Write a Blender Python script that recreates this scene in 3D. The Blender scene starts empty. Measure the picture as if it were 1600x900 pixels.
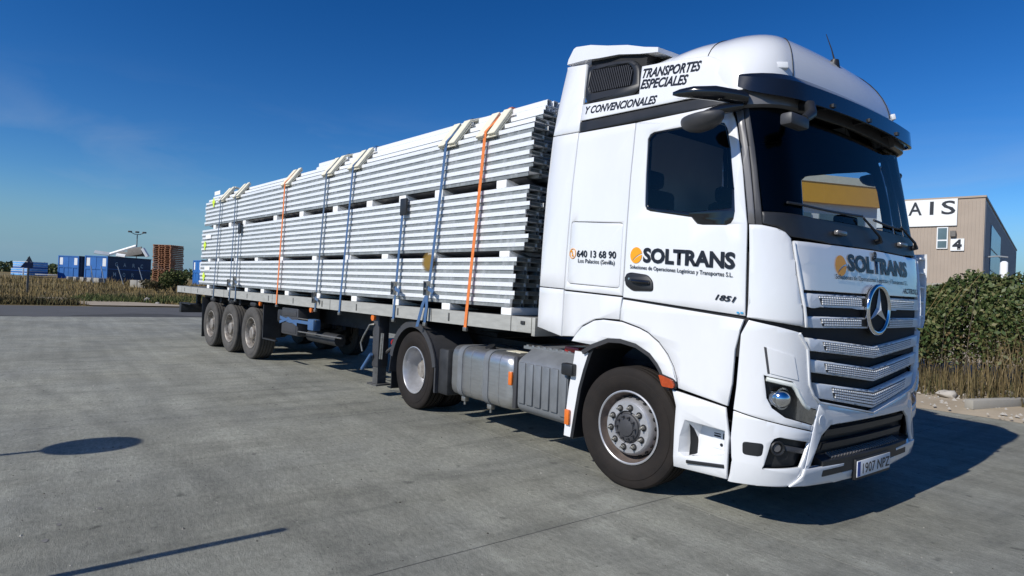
import bpy, bmesh, math, random
from mathutils import Vector, Matrix
from mathutils.geometry import tessellate_polygon
from math import sin, cos, pi, sqrt, radians, asin, hypot, atan2
random.seed(7)
scene = bpy.context.scene
COL = scene.collection

# ------------------------------------------------------------------ camera
CAM_POS = Vector((3.528, -5.09, 1.6214))
YAW, PITCH, ROLL, FPX = -0.9251, 0.0023, 0.0428, 962.1
cd = bpy.data.cameras.new('camera')
cam = bpy.data.objects.new('camera', cd); COL.objects.link(cam)
cd.sensor_fit = 'HORIZONTAL'; cd.sensor_width = 36.0; cd.lens = FPX / 1600 * 36.0
cd.clip_start = 0.05; cd.clip_end = 5000
_f = Vector((sin(YAW)*cos(PITCH), cos(YAW)*cos(PITCH), sin(PITCH)))
_r = Vector((cos(YAW), -sin(YAW), 0)); _u = _r.cross(_f)
_r2 = cos(ROLL)*_r + sin(ROLL)*_u; _u2 = -sin(ROLL)*_r + cos(ROLL)*_u
cam.matrix_world = Matrix(((_r2.x, _u2.x, -_f.x, CAM_POS.x), (_r2.y, _u2.y, -_f.y, CAM_POS.y),
                           (_r2.z, _u2.z, -_f.z, CAM_POS.z), (0, 0, 0, 1)))
scene.camera = cam

# ------------------------------------------------------------------ sky, sun, exposure
SUN_EL = radians(37.5)
SUN_AZ = radians(1.6)
SUN_DIR = Vector((sin(SUN_AZ)*cos(SUN_EL), -cos(SUN_AZ)*cos(SUN_EL), sin(SUN_EL)))      # towards the sun
w = bpy.data.worlds.new('World'); scene.world = w; w.use_nodes = True
nt = w.node_tree; nt.nodes.clear()
sky = nt.nodes.new('ShaderNodeTexSky'); sky.sky_type = 'NISHITA'; sky.sun_disc = False
sky.sun_elevation = SUN_EL; sky.sun_rotation = radians(180.0)-SUN_AZ
sky.altitude = 300; sky.air_density = 1.15; sky.dust_density = 0.0; sky.ozone_density = 1.6
bg = nt.nodes.new('ShaderNodeBackground'); bg.inputs['Strength'].default_value = 0.085
# thin cirrus: noise stretched along the view direction vector of the sky dome
tc = nt.nodes.new('ShaderNodeTexCoord')
mp = nt.nodes.new('ShaderNodeMapping'); mp.inputs['Scale'].default_value = (1.6, 2.4, 9.0); mp.inputs['Rotation'].default_value = (0.12, 0.25, 0.5); mp.inputs['Location'].default_value = (50.69, 26.27, 78.81)
nz = nt.nodes.new('ShaderNodeTexNoise'); nz.inputs['Scale'].default_value = 1.5; nz.inputs['Detail'].default_value = 7; nz.inputs['Roughness'].default_value = 0.55
nz.inputs['Distortion'].default_value = 0.6
cr = nt.nodes.new('ShaderNodeValToRGB'); cr.color_ramp.elements[0].position = 0.47; cr.color_ramp.elements[1].position = 0.75
cr.color_ramp.elements[1].color = (0.2, 0.2, 0.2, 1)
mx = nt.nodes.new('ShaderNodeMix'); mx.data_type = 'RGBA'
mx.inputs[7].default_value = (5.2, 5.9, 7.0, 1)
hs = nt.nodes.new('ShaderNodeMix'); hs.data_type = 'RGBA'; hs.blend_type = 'MULTIPLY'; hs.inputs[0].default_value = 1.0
hs.inputs[7].default_value = (0.80, 0.97, 1.22, 1)          # the camera's cool white balance
nt.links.new(tc.outputs['Generated'], mp.inputs[0]); nt.links.new(mp.outputs[0], nz.inputs['Vector'])
nt.links.new(nz.outputs['Fac'], cr.inputs[0])
nt.links.new(sky.outputs[0], hs.inputs[6])
sep = nt.nodes.new('ShaderNodeSeparateXYZ'); nt.links.new(tc.outputs['Generated'], sep.inputs[0])
hm = nt.nodes.new('ShaderNodeMapRange'); hm.inputs[1].default_value = 0.0; hm.inputs[2].default_value = 0.14; hm.inputs[3].default_value = 0.9; hm.inputs[4].default_value = 0.0; hm.interpolation_type = 'SMOOTHSTEP'
nt.links.new(sep.outputs[2], hm.inputs[0])
hz = nt.nodes.new('ShaderNodeMix'); hz.data_type = 'RGBA'; hz.inputs[7].default_value = (2.1, 3.85, 5.5, 1)      # pale blue haze all round the horizon
nt.links.new(hm.outputs[0], hz.inputs[0])
cm = nt.nodes.new('ShaderNodeMapRange'); cm.inputs[1].default_value = 0.30; cm.inputs[2].default_value = 0.14; cm.inputs[3].default_value = 0.0; cm.inputs[4].default_value = 1.0; cm.interpolation_type = 'SMOOTHSTEP'
nt.links.new(sep.outputs[2], cm.inputs[0])
cmul = nt.nodes.new('ShaderNodeMath'); cmul.operation = 'MULTIPLY'; nt.links.new(cr.outputs[0], cmul.inputs[0]); nt.links.new(cm.outputs[0], cmul.inputs[1]); nt.links.new(cmul.outputs[0], mx.inputs[0])
gm = nt.nodes.new('ShaderNodeGamma'); gm.inputs[1].default_value = 1.4
sa = nt.nodes.new('ShaderNodeHueSaturation'); sa.inputs['Saturation'].default_value = 1.12
sc_ = nt.nodes.new('ShaderNodeMix'); sc_.data_type = 'RGBA'; sc_.blend_type = 'MULTIPLY'; sc_.inputs[0].default_value = 1.0; sc_.inputs[7].default_value = (0.40, 0.42, 0.43, 1)
nt.links.new(hs.outputs[2], gm.inputs[0]); nt.links.new(gm.outputs[0], sa.inputs['Color']); nt.links.new(sa.outputs[0], sc_.inputs[6]); nt.links.new(sc_.outputs[2], hz.inputs[6]); nt.links.new(hz.outputs[2], mx.inputs[6]); nt.links.new(mx.outputs[2], bg.inputs['Color'])
wo = nt.nodes.new('ShaderNodeOutputWorld'); nt.links.new(bg.outputs[0], wo.inputs[0])
sl = bpy.data.lights.new('sun', 'SUN'); sl.energy = 4.4; sl.angle = radians(0.5); sl.color = (1.0, 0.965, 0.9)
sun = bpy.data.objects.new('sun', sl); COL.objects.link(sun)
sun.rotation_euler = SUN_DIR.to_track_quat('Z', 'Y').to_euler(); sun.location = SUN_DIR * 60
vs = scene.view_settings; vs.view_transform = 'Standard'; vs.look = 'None'; vs.gamma = 1.0; vs.exposure = 0.0
vs.use_curve_mapping = False
scene.cycles.max_bounces = 8; scene.cycles.transparent_max_bounces = 16

# ------------------------------------------------------------------ materials
def mat(name, col, rough=0.5, metal=0.0, var=0.0, vscale=6.0, bump=0.0, bscale=40.0, coat=0.0, col2=None, stretch=None, spec=0.5, emit=None, trans=0.0, rvar=0.0):
    m = bpy.data.materials.new(name); m.use_nodes = True
    t = m.node_tree; b = t.nodes['Principled BSDF']
    b.inputs['Roughness'].default_value = rough; b.inputs['Metallic'].default_value = metal
    b.inputs['Coat Weight'].default_value = coat; b.inputs['Coat Roughness'].default_value = 0.04
    b.inputs['Specular IOR Level'].default_value = spec
    c4 = tuple(col) + (1,)
    b.inputs['Base Color'].default_value = c4
    if trans: b.inputs['Transmission Weight'].default_value = trans
    if emit: b.inputs['Emission Color'].default_value = tuple(emit[:3]) + (1,); b.inputs['Emission Strength'].default_value = emit[3]
    if var or bump or rvar:
        tcn = t.nodes.new('ShaderNodeTexCoord'); src = tcn.outputs['Object']
        if stretch:
            mpn = t.nodes.new('ShaderNodeMapping'); mpn.inputs['Scale'].default_value = stretch
            t.links.new(src, mpn.inputs[0]); src = mpn.outputs[0]
        if var or rvar:
            n = t.nodes.new('ShaderNodeTexNoise'); n.inputs['Scale'].default_value = vscale; n.inputs['Detail'].default_value = 6; n.inputs['Roughness'].default_value = 0.62
            t.links.new(src, n.inputs['Vector'])
            r = t.nodes.new('ShaderNodeValToRGB')
            lo = tuple(max(0, c*(1-var)) for c in col) if col2 is None else tuple(col2)
            hi = tuple(min(1, c*(1+var)) for c in col) if col2 is None else tuple(col)
            r.color_ramp.elements[0].position = 0.3; r.color_ramp.elements[1].position = 0.7
            r.color_ramp.elements[0].color = lo + (1,); r.color_ramp.elements[1].color = hi + (1,)
            t.links.new(n.outputs['Fac'], r.inputs[0])
            if var: t.links.new(r.outputs[0], b.inputs['Base Color'])
            if rvar:
                mr = t.nodes.new('ShaderNodeMapRange'); mr.inputs[3].default_value = max(0.02, rough-rvar); mr.inputs[4].default_value = rough+rvar
                t.links.new(n.outputs['Fac'], mr.inputs[0]); t.links.new(mr.outputs[0], b.inputs['Roughness'])
        if bump:
            n2 = t.nodes.new('ShaderNodeTexNoise'); n2.inputs['Scale'].default_value = bscale; n2.inputs['Detail'].default_value = 4
            t.links.new(src, n2.inputs['Vector'])
            bp = t.nodes.new('ShaderNodeBump'); bp.inputs['Strength'].default_value = bump; bp.inputs['Distance'].default_value = 0.01
            t.links.new(n2.outputs['Fac'], bp.inputs['Height']); t.links.new(bp.outputs[0], b.inputs['Normal'])
    return m
def glass_mat(name, tint, refl=1.0):
    m = bpy.data.materials.new(name); m.use_nodes = True; t = m.node_tree; t.nodes.clear()
    o = t.nodes.new('ShaderNodeOutputMaterial'); mixn = t.nodes.new('ShaderNodeMixShader')
    tr = t.nodes.new('ShaderNodeBsdfTransparent'); tr.inputs[0].default_value = tuple(tint) + (1,)
    gl = t.nodes.new('ShaderNodeBsdfGlossy'); gl.inputs['Roughness'].default_value = 0.015; gl.inputs[0].default_value = (refl, refl, refl, 1)
    fr = t.nodes.new('ShaderNodeFresnel'); fr.inputs[0].default_value = 1.5
    t.links.new(fr.outputs[0], mixn.inputs[0]); t.links.new(tr.outputs[0], mixn.inputs[1]); t.links.new(gl.outputs[0], mixn.inputs[2])
    t.links.new(mixn.outputs[0], o.inputs[0])
    return m
M = {}
M['white'] = mat('white_paint', (0.77, 0.775, 0.78), 0.22, coat=0.85, var=0.035, vscale=1.6, stretch=(1.2, 1.2, .5), rvar=0.05)
M['white2'] = mat('white_plastic', (0.74, 0.75, 0.76), 0.4, var=0.03, vscale=5)
M['black'] = mat('black_plastic', (0.018, 0.019, 0.021), 0.45, bump=0.06, bscale=300, var=0.2)
M['gap'] = mat('panel_gap_black', (0.012, 0.012, 0.013), 0.8, var=0.1)
M['grey'] = mat('charcoal_plastic', (0.05, 0.05, 0.054), 0.5, var=0.12, vscale=8)
M['pillar'] = mat('pillar_trim', (0.14, 0.135, 0.135), 0.32, var=0.1, coat=0.3)
M['gloss'] = mat('gloss_black', (0.008, 0.009, 0.011), 0.12, coat=0.5, rvar=0.04, var=0.05)
M['silver'] = mat('silver_paint', (0.70, 0.72, 0.74), 0.36, var=0.04)
M['chrome'] = mat('chrome', (0.75, 0.76, 0.78), 0.12, metal=1.0, rvar=0.05, var=0.03)
M['badge'] = mat('badge_silver', (0.70, 0.71, 0.72), 0.3, metal=0.35, var=0.05)
M['mesh'] = mat('grille_mesh_white', (0.88, 0.88, 0.88), 0.3, var=0.03)
M['rubber'] = mat('tyre_rubber', (0.032, 0.031, 0.03), 0.82, var=0.35, vscale=9, bump=0.25, bscale=90, col2=(0.055, 0.05, 0.045))
M['rubber_dusty'] = mat('dusty_tyre_rubber', (0.055, 0.052, 0.048), 0.85, var=0.3, vscale=7, bump=0.3, bscale=70, col2=(0.09, 0.082, 0.072))
M['rubber_brown'] = mat('brown_dusted_sidewall', (0.026, 0.021, 0.018), 0.75, spec=0.2, var=0.3, vscale=5, bump=0.2, bscale=80, col2=(0.016, 0.014, 0.013))
M['alu'] = mat('wheel_silver', (0.46, 0.46, 0.47), 0.36, metal=0.45, var=0.12, vscale=12, rvar=0.1)
M['rimdirt'] = mat('dirty_wheel_silver', (0.46, 0.43, 0.38), 0.55, metal=0.4, var=0.4, vscale=14, col2=(0.15, 0.12, 0.10))
M['rimbarrel'] = mat('rim_barrel_brown', (0.20, 0.16, 0.14), 0.5, metal=0.4, var=0.3, vscale=8)
M['tank'] = mat('brushed_aluminium', (0.50, 0.50, 0.49), 0.36, metal=0.85, var=0.10, vscale=5, stretch=(1, 1, 8), rvar=0.08, bump=0.03, bscale=60)
M['boxgrey'] = mat('grey_box_plastic', (0.20, 0.21, 0.22), 0.42, metal=0.25, var=0.15, vscale=6)
M['frame'] = mat('chassis_dark', (0.025, 0.026, 0.028), 0.6, var=0.4, vscale=6, bump=0.1)
M['frame2'] = mat('axle_grey', (0.07, 0.07, 0.068), 0.7, var=0.4, vscale=9)
M['rail'] = mat('galvanised_side_rail', (0.40, 0.395, 0.36), 0.6, metal=0.15, var=0.14, vscale=4, stretch=(1, 1, 4), bump=0.08, bscale=30)
M['galv'] = mat('galvanised_profile', (0.84, 0.85, 0.85), 0.36, metal=0.1, var=0.05, vscale=2, stretch=(0.3, 8, 8), rvar=0.1)
M['galvend'] = mat('shaded_metal_end', (0.30, 0.30, 0.26), 0.6, metal=0.2, var=0.3, vscale=20)  # greenish-grey profile ends, their shade put into the colour as well
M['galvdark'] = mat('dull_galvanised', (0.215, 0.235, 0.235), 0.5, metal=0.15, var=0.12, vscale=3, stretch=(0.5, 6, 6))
M['foam'] = mat('white_foam', (0.84, 0.84, 0.82), 0.8, var=0.04, bump=0.1)
M['cream'] = mat('cream_board', (0.74, 0.69, 0.54), 0.75, var=0.07, vscale=10, bump=0.08)
M['strapblue'] = mat('blue_webbing', (0.035, 0.11, 0.28), 0.8, var=0.3, vscale=25, bump=0.3, bscale=160, col2=(0.07, 0.13, 0.22))
M['strapdark'] = mat('slate_blue_webbing', (0.075, 0.12, 0.19), 0.8, var=0.3, vscale=25, bump=0.3, bscale=160)
M['straporange'] = mat('orange_webbing', (0.75, 0.20, 0.045), 0.8, var=0.18, vscale=25, bump=0.3, bscale=160)
M['steel'] = mat('zinc_steel', (0.35, 0.34, 0.31), 0.42, metal=0.8, var=0.25, vscale=20)
M['amberdark'] = mat('dark_amber_lens', (0.42, 0.06, 0.012), 0.25, var=0.2, vscale=30, coat=0.5)
M['amber'] = mat('amber_lens', (0.75, 0.17, 0.02), 0.25, var=0.1, vscale=30, coat=0.5)
M['red'] = mat('red_lens', (0.45, 0.025, 0.02), 0.3, var=0.1, coat=0.4)
M['lens'] = glass_mat('clear_lens', (0.9, 0.92, 0.93), 0.45)
M['glass'] = glass_mat('tinted_glass', (0.80, 0.84, 0.85), 0.38)
M['sideglass'] = glass_mat('dark_side_glass', (0.74, 0.78, 0.80), 0.7)
M['ink'] = mat('black_lettering', (0.012, 0.014, 0.02), 0.4, var=0.05)
M['orange'] = mat('orange_sticker', (0.87, 0.36, 0.012), 0.4, var=0.03)
M['plate'] = mat('plate_white', (0.72, 0.74, 0.76), 0.4, var=0.04)
M['euroblue'] = mat('plate_blue', (0.02, 0.09, 0.38), 0.4, var=0.05)
M['interior'] = mat('interior_dark', (0.012, 0.0125, 0.014), 0.8, var=0.2)
M['seat'] = mat('seat_fabric', (0.010, 0.0105, 0.013), 0.9, var=0.3, bump=0.2)
M['lime'] = mat('lime_spray_paint', (0.62, 0.80, 0.05), 0.6, var=0.15, vscale=30)
M['darkfilm'] = mat('black_film', (0.025, 0.024, 0.024), 0.32, var=0.4, vscale=10, bump=0.6, bscale=14)
M['lg'] = mat('light_guide', (.82, .84, .78), .3, var=.03)
M['cyan'] = mat('blue_tape', (0.03, 0.30, 0.55), 0.5, var=0.05)

# ------------------------------------------------------------------ builders
def link(name, me, m, parent=None):
    o = bpy.data.objects.new(name, me); COL.objects.link(o)
    if m is not None and not me.materials: me.materials.append(M[m] if isinstance(m, str) else m)
    if parent is not None: o.parent = parent
    return o
def finish(bm, name, smooth=40.0, recalc=True):
    if recalc: bmesh.ops.recalc_face_normals(bm, faces=bm.faces)
    if smooth:
        lim = radians(smooth)
        for f in bm.faces: f.smooth = True
        for e in bm.edges:
            if len(e.link_faces) == 2:
                if e.calc_face_angle(0) > lim: e.smooth = False
    me = bpy.data.meshes.new(name); bm.to_mesh(me); bm.free()
    return me
def obj(name, bm, m, parent=None, smooth=40.0, recalc=True):
    return link(name, finish(bm, name, smooth, recalc), m, parent)
def tag(o, label, cat=None, group=None, kind=None):
    if label: o['label'] = label
    if cat: o['category'] = cat
    if group: o['group'] = group
    if kind: o['kind'] = kind
    return o
def empty(name, loc=(0, 0, 0), rz=0.0, parent=None):
    o = bpy.data.objects.new(name, None); COL.objects.link(o); o.empty_display_size = 0.3
    o.location = loc; o.rotation_euler = (0, 0, rz)
    if parent is not None: o.parent = parent
    return o
def NB(): return bmesh.new()
def box(bm, lo, hi, bev=0.0, rot=None, pivot=None):
    c = [(lo[i]+hi[i])/2 for i in range(3)]; d = [abs(hi[i]-lo[i]) for i in range(3)]
    r = bmesh.ops.create_cube(bm, size=1.0)
    vsx = r['verts']
    for v in vsx: v.co = Vector((v.co.x*d[0]+c[0], v.co.y*d[1]+c[1], v.co.z*d[2]+c[2]))
    if bev:
        es = list({e for v in vsx for e in v.link_edges})
        rr = bmesh.ops.bevel(bm, geom=es, offset=bev, segments=2, affect='EDGES', profile=0.5)
        vsx = list({v for f in rr['faces'] for v in f.verts} | {v for v in vsx if v.is_valid})
    if rot is not None:
        pv = Vector(pivot if pivot is not None else c)
        for v in vsx: v.co = rot @ (v.co - pv) + pv
    return vsx
def cyl(bm, p0, p1, r0, r1=None, n=16, caps=True):
    p0 = Vector(p0); p1 = Vector(p1); r1 = r0 if r1 is None else r1
    d = (p1-p0).normalized(); a = d.orthogonal().normalized(); b = d.cross(a)
    A = [bm.verts.new(p0 + r0*(cos(2*pi*i/n)*a + sin(2*pi*i/n)*b)) for i in range(n)]
    B = [bm.verts.new(p1 + r1*(cos(2*pi*i/n)*a + sin(2*pi*i/n)*b)) for i in range(n)]
    for i in range(n): bm.faces.new((A[i], A[(i+1) % n], B[(i+1) % n], B[i]))
    if caps: bm.faces.new(A[::-1]); bm.faces.new(B)
def tube(bm, pts, r, n=8):
    pts = [Vector(p) for p in pts]; rings = []; prev = None
    for i, p in enumerate(pts):
        d = ((pts[min(i+1, len(pts)-1)] - pts[max(i-1, 0)])).normalized()
        a = d.orthogonal().normalized() if prev is None else (prev - d*prev.dot(d)).normalized()
        prev = a; b = d.cross(a); rr = r[i] if isinstance(r, (list, tuple)) else r
        rings.append([bm.verts.new(p + rr*(cos(2*pi*k/n)*a + sin(2*pi*k/n)*b)) for k in range(n)])
    for A, B in zip(rings, rings[1:]):
        for k in range(n): bm.faces.new((A[k], A[(k+1) % n], B[(k+1) % n], B[k]))
    bm.faces.new(rings[0][::-1]); bm.faces.new(rings[-1])
def loft(bm, rings, close_u=True, caps=True):
    R = [[bm.verts.new(p) for p in ring] for ring in rings]
    n = len(R[0])
    for A, B in zip(R, R[1:]):
        for k in range(n if close_u else n-1):
            try: bm.faces.new((A[k], A[(k+1) % n], B[(k+1) % n], B[k]))
            except ValueError: pass
    if caps and close_u:
        bm.faces.new(R[0][::-1]); bm.faces.new(R[-1])
    return R
def lathe_y(bm, prof, n=48, c=(0, 0, 0), closed=True):
    # prof: list of (radius, y); turned about the Y axis through c
    R = [[bm.verts.new((c[0]+r*cos(2*pi*i/n), c[1]+y, c[2]+r*sin(2*pi*i/n))) for i in range(n)] for r, y in prof]
    k = len(R)
    for j in range(k if closed else k-1):
        A, B = R[j], R[(j+1) % k]
        for i in range(n): bm.faces.new((A[i], A[(i+1) % n], B[(i+1) % n], B[i]))
    return R
def extrude_poly(bm, poly, axis, a, b):
    # poly 2D extruded between a and b along axis ('x': (y,z), 'y': (x,z), 'z': (x,y))
    def mk(p, t):
        return {'x': (t, p[0], p[1]), 'y': (p[0], t, p[1]), 'z': (p[0], p[1], t)}[axis]
    A = [bm.verts.new(mk(p, a)) for p in poly]; B = [bm.verts.new(mk(p, b)) for p in poly]
    n = len(poly)
    for i in range(n): bm.faces.new((A[i], A[(i+1) % n], B[(i+1) % n], B[i]))
    tris = tessellate_polygon([[Vector((p[0], p[1], 0)) for p in poly]])
    for t in tris:
        try: bm.faces.new([A[i] for i in t]); bm.faces.new([B[i] for i in t][::-1])
        except ValueError: pass
def ribbon(bm, pts, side, wd, th):
    # flat band along pts; side = width direction, th = thickness
    side = Vector(side).normalized(); pts = [Vector(p) for p in pts]; rings = []
    for i, p in enumerate(pts):
        d = (pts[min(i+1, len(pts)-1)] - pts[max(i-1, 0)]).normalized(); nn = d.cross(side).normalized()
        a, b = side*wd/2, nn*th/2
        rings.append([p-a-b, p+a-b, p+a+b, p-a+b])
    loft(bm, rings)
def rounded(poly, r, n=4):
    out = []; N = len(poly)
    for i in range(N):
        p0, p1, p2 = Vector(poly[i-1]).to_2d(), Vector(poly[i]).to_2d(), Vector(poly[(i+1) % N]).to_2d()
        rr = r[i] if isinstance(r, (list, tuple)) else r
        a = (p0-p1); b = (p2-p1); q = min(rr, a.length*0.48, b.length*0.48)
        if q < 1e-4: out.append((p1.x, p1.y)); continue
        A = p1 + a.normalized()*q; B = p1 + b.normalized()*q
        for k in range(n+1):
            t = k/n; P_ = A*(1-t)**2 + p1*2*t*(1-t) + B*t*t
            out.append((P_.x, P_.y))
    return out

# ------------------------------------------------------------------ cab skin: one smooth body surface that panels lie on
def interp(tab, z):
    if z <= tab[0][0]: return tab[0][1]
    for (a, b), (c, d) in zip(tab, tab[1:]):
        if z <= c: return b + (d-b)*(z-a)/(c-a)
    return tab[-1][1]
XF = [(.25, 1.36), (.36, 1.405), (.5, 1.43), (1.0, 1.435), (1.6, 1.425), (1.9, 1.40), (2.03, 1.385), (2.12, 1.365), (3.05, 1.20), (3.2, 1.17), (3.45, 1.05)]
WW = [(.25, 1.19), (.45, 1.235), (.8, 1.25), (2.1, 1.25), (2.6, 1.235), (3.1, 1.20), (3.45, 1.15), (3.8, 1.08)]
RC = [(.25, .34), (2.0, .34), (2.2, .30), (3.1, .30), (3.4, .34)]
AB = .075
def P_s(s, z, h=0.0):
    W = interp(WW, z); R = interp(RC, z); sg = -1 if s < 0 else 1; a = abs(s); yc = W-R; Xf = interp(XF, z); q = pi/2*R
    if a <= yc: x = Xf-AB*(a/W)**2; y = a; nx, ny = 1, 2*AB*a/W/W
    elif a <= yc+q:
        th = (a-yc)/R; y = yc+R*sin(th); x = Xf-AB*(y/W)**2-R*(1-cos(th)); nx, ny = cos(th), sin(th)+2*AB*y/W/W*cos(th)
    else: y = W; x = Xf-AB-R-(a-yc-q); nx, ny = 0, 1
    n = hypot(nx, ny)
    return Vector((x+h*nx/n, sg*(y+h*ny/n), z))
def s_side(x, z):
    # chart coordinate s (negative = near side) of the side point with this x
    W = interp(WW, z); R = interp(RC, z); yc = W-R; Xf = interp(XF, z); xe = Xf-AB-R
    if x <= xe: return -(yc+pi/2*R+xe-x)
    lo, hi = 0.0, pi/2
    for _ in range(30):
        m_ = (lo+hi)/2; y = yc+R*sin(m_)
        if Xf-AB*(y/W)**2-R*(1-cos(m_)) > x: lo = m_
        else: hi = m_
    return -(yc+R*lo)
def P_x(x, z, h=0.0): return P_s(s_side(x, z), z, h)
def P_y(y, z, h=0.0):
    W = interp(WW, z); R = interp(RC, z); a = abs(y)
    s = a if a <= W-R else (W-R)+R*asin(min(1, (a-W+R)/R))
    return P_s(-s if y < 0 else s, z, h)
CH = {'s': P_s, 'x': P_x, 'y': P_y}
def panel(name, poly, m, parent, chart='x', h=0.0, t=0.02, hole=None, grid=(0.3, 0.2), inset=0.0035, mirror=False, smooth=50):
    fn = CH[chart]
    loops = [[Vector((p[0], p[1], 0)) for p in poly]]
    if hole: loops.append([Vector((p[0], p[1], 0)) for p in hole])
    flat = [v for L in loops for v in L]
    bm = NB(); V = [bm.verts.new(v) for v in flat]
    for tri in tessellate_polygon(loops):
        try: bm.faces.new([V[i] for i in tri])
        except ValueError: pass
    a0 = min(v.x for v in flat); a1 = max(v.x for v in flat); b0 = min(v.y for v in flat); b1 = max(v.y for v in flat)
    ga, gb = grid
    k = math.ceil(a0/ga)
    while k*ga < a1:
        bmesh.ops.bisect_plane(bm, geom=bm.verts[:]+bm.edges[:]+bm.faces[:], plane_co=(k*ga, 0, 0), plane_no=(1, 0, 0)); k += 1
    k = math.ceil(b0/gb)
    while k*gb < b1:
        bmesh.ops.bisect_plane(bm, geom=bm.verts[:]+bm.edges[:]+bm.faces[:], plane_co=(0, k*gb, 0), plane_no=(0, 1, 0)); k += 1
    bmesh.ops.recalc_face_normals(bm, faces=bm.faces)
    if inset: bmesh.ops.inset_region(bm, faces=bm.faces[:], thickness=inset, use_boundary=True, use_even_offset=True)
    bnd = [e for e in bm.edges if len(e.link_faces) == 1]
    bv = {v for e in bnd for v in e.verts}
    low = {}
    co = {v: (v.co.x, v.co.y) for v in bm.verts}
    for v in bv: low[v] = bm.verts.new((0, 0, 0))
    for e in bnd:
        a, b = e.verts
        try: bm.faces.new((a, b, low[b], low[a]))
        except ValueError: pass
    for v, (a, b) in co.items():
        v.co = fn(a, b, h-(inset*0.9 if v in bv else 0))
        if v in low: low[v].co = fn(a, b, h-t)
    if mirror:
        for v in bm.verts: v.co.y = -v.co.y
    return obj(name, bm, m, parent, smooth)
def both(name, poly, m, parent, **k):
    a = panel(name, poly, m, parent, **k); b = panel(name, poly, m, parent, mirror=True, **k); return a, b
def text_mesh(s, size, bold=0.0, shear=0.0, xs=1.0, space=1.0):
    cu = bpy.data.curves.new('lettering', 'FONT'); cu.body = s; cu.size = size; cu.offset = bold; cu.shear = shear; cu.space_character = space
    cu.resolution_u = 3
    o = bpy.data.objects.new('lettering', cu); COL.objects.link(o)
    dg = bpy.context.evaluated_depsgraph_get(); me = bpy.data.meshes.new_from_object(o.evaluated_get(dg))
    bpy.data.objects.remove(o); bpy.data.curves.remove(cu)
    for v in me.vertices: v.co.x *= xs
    return me
def lettering(s, m, parent, fn, x0, x1, z0, z1, height, bold=0.0, shear=0.0, space=1.0, name='lettering', lift=0.006):
    # text whose baseline runs from (x0,z0) to (x1,z1) in the chart, letters 'height' tall
    me = text_mesh(s, 1.0, bold, shear, 1.0, space)
    xs_ = [v.co.x for v in me.vertices]; a, b = min(xs_), max(xs_)
    ys = [v.co.y for v in me.vertices]; cap = 0.729
    L = hypot(x1-x0, z1-z0); ux, uz = (x1-x0)/L, (z1-z0)/L
    for v in me.vertices:
        u = (v.co.x-a)/(b-a)*L; q = v.co.y/cap*height
        v.co = fn(x0+ux*u, z0+uz*u+q, lift)
    me.name = name
    return link(name, me, m, parent)
def copy_tree(o, parent=None):
    c = o.copy(); COL.objects.link(c); c.parent = parent
    for ch in o.children: copy_tree(ch, c)
    return c
# ================================================================== truck tractor
TR = tag(empty('truck_tractor', (0, 0, 0)), 'white truck tractor with tall sleeper cab coupled in front of the loaded flatbed trailer', 'truck')

def arc_pts(cx, cz, r, a0, a1, n): return [(cx+r*cos(radians(a0+(a1-a0)*i/n)), cz+r*sin(radians(a0+(a1-a0)*i/n))) for i in range(n+1)]

# ---- dark inner body the panels stand on
def core(name, z0, z1, xr, h=-0.022, m='gap'):
    bm = NB(); rings = []
    zs = [z0 + (z1-z0)*i/8 for i in range(9)]
    for z in zs:
        s1 = -s_side(xr, z); ring = [P_s(-s1 + 2*s1*i/64, z, h) for i in range(65)]
        rings.append(ring)
    loft(bm, rings)
    return obj(name, bm, m, TR)
core('cab_floor_body', 1.22, 1.95, -0.77)
core('front_body', 0.37, 1.215, 0.60, h=-0.20)
core('bumper_core', 0.37, 1.215, 1.06, h=-0.092)
core('underbody_light_block', 0.345, 0.372, 0.56, h=-0.03)  # added plate that stops sunlight leaking through the gaps below the bumper
# upper rear wall and inner side frames
bm = NB(); box(bm, (-0.79, -1.13, 1.9), (-0.755, 1.13, 3.42)); obj('rear_wall', bm, 'white2', TR)
bm = NB(); box(bm, (-0.75, -1.12, 3.36), (0.9, 1.12, 3.385)); obj('ceiling_lining', bm, 'interior', TR)

WIN = [(.14, 2.90), (.165, 2.935), (.20, 2.947), (.51, 2.937), (.80, 2.915), (.855, 2.895), (.885, 2.85), (.925, 2.70), (.975, 2.40), (.992, 2.24), (.985, 2.185), (.965, 2.155), (.93, 2.145), (.73, 2.158), (.68, 2.168), (.655, 2.19), (.625, 2.222), (.22, 2.298), (.18, 2.315), (.165, 2.345)]
back = [(-.76, 3.40), (.60, 3.36), (.84, 3.2), (.92, 2.99), (1.0, 2.6), (1.075, 2.15), (1.09, 1.93), (-.76, 1.93)]
wing = [(.155, 2.90), (.20, 2.935), (.51, 2.925), (.80, 2.903), (.86, 2.87), (.915, 2.70), (.965, 2.40), (.98, 2.24), (.93, 2.155), (.68, 2.18), (.625, 2.235), (.22, 2.31), (.178, 2.345)]
both('door_frame_inner', back, 'gap', TR, h=-0.024, t=0.02, hole=wing, inset=0)

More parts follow.
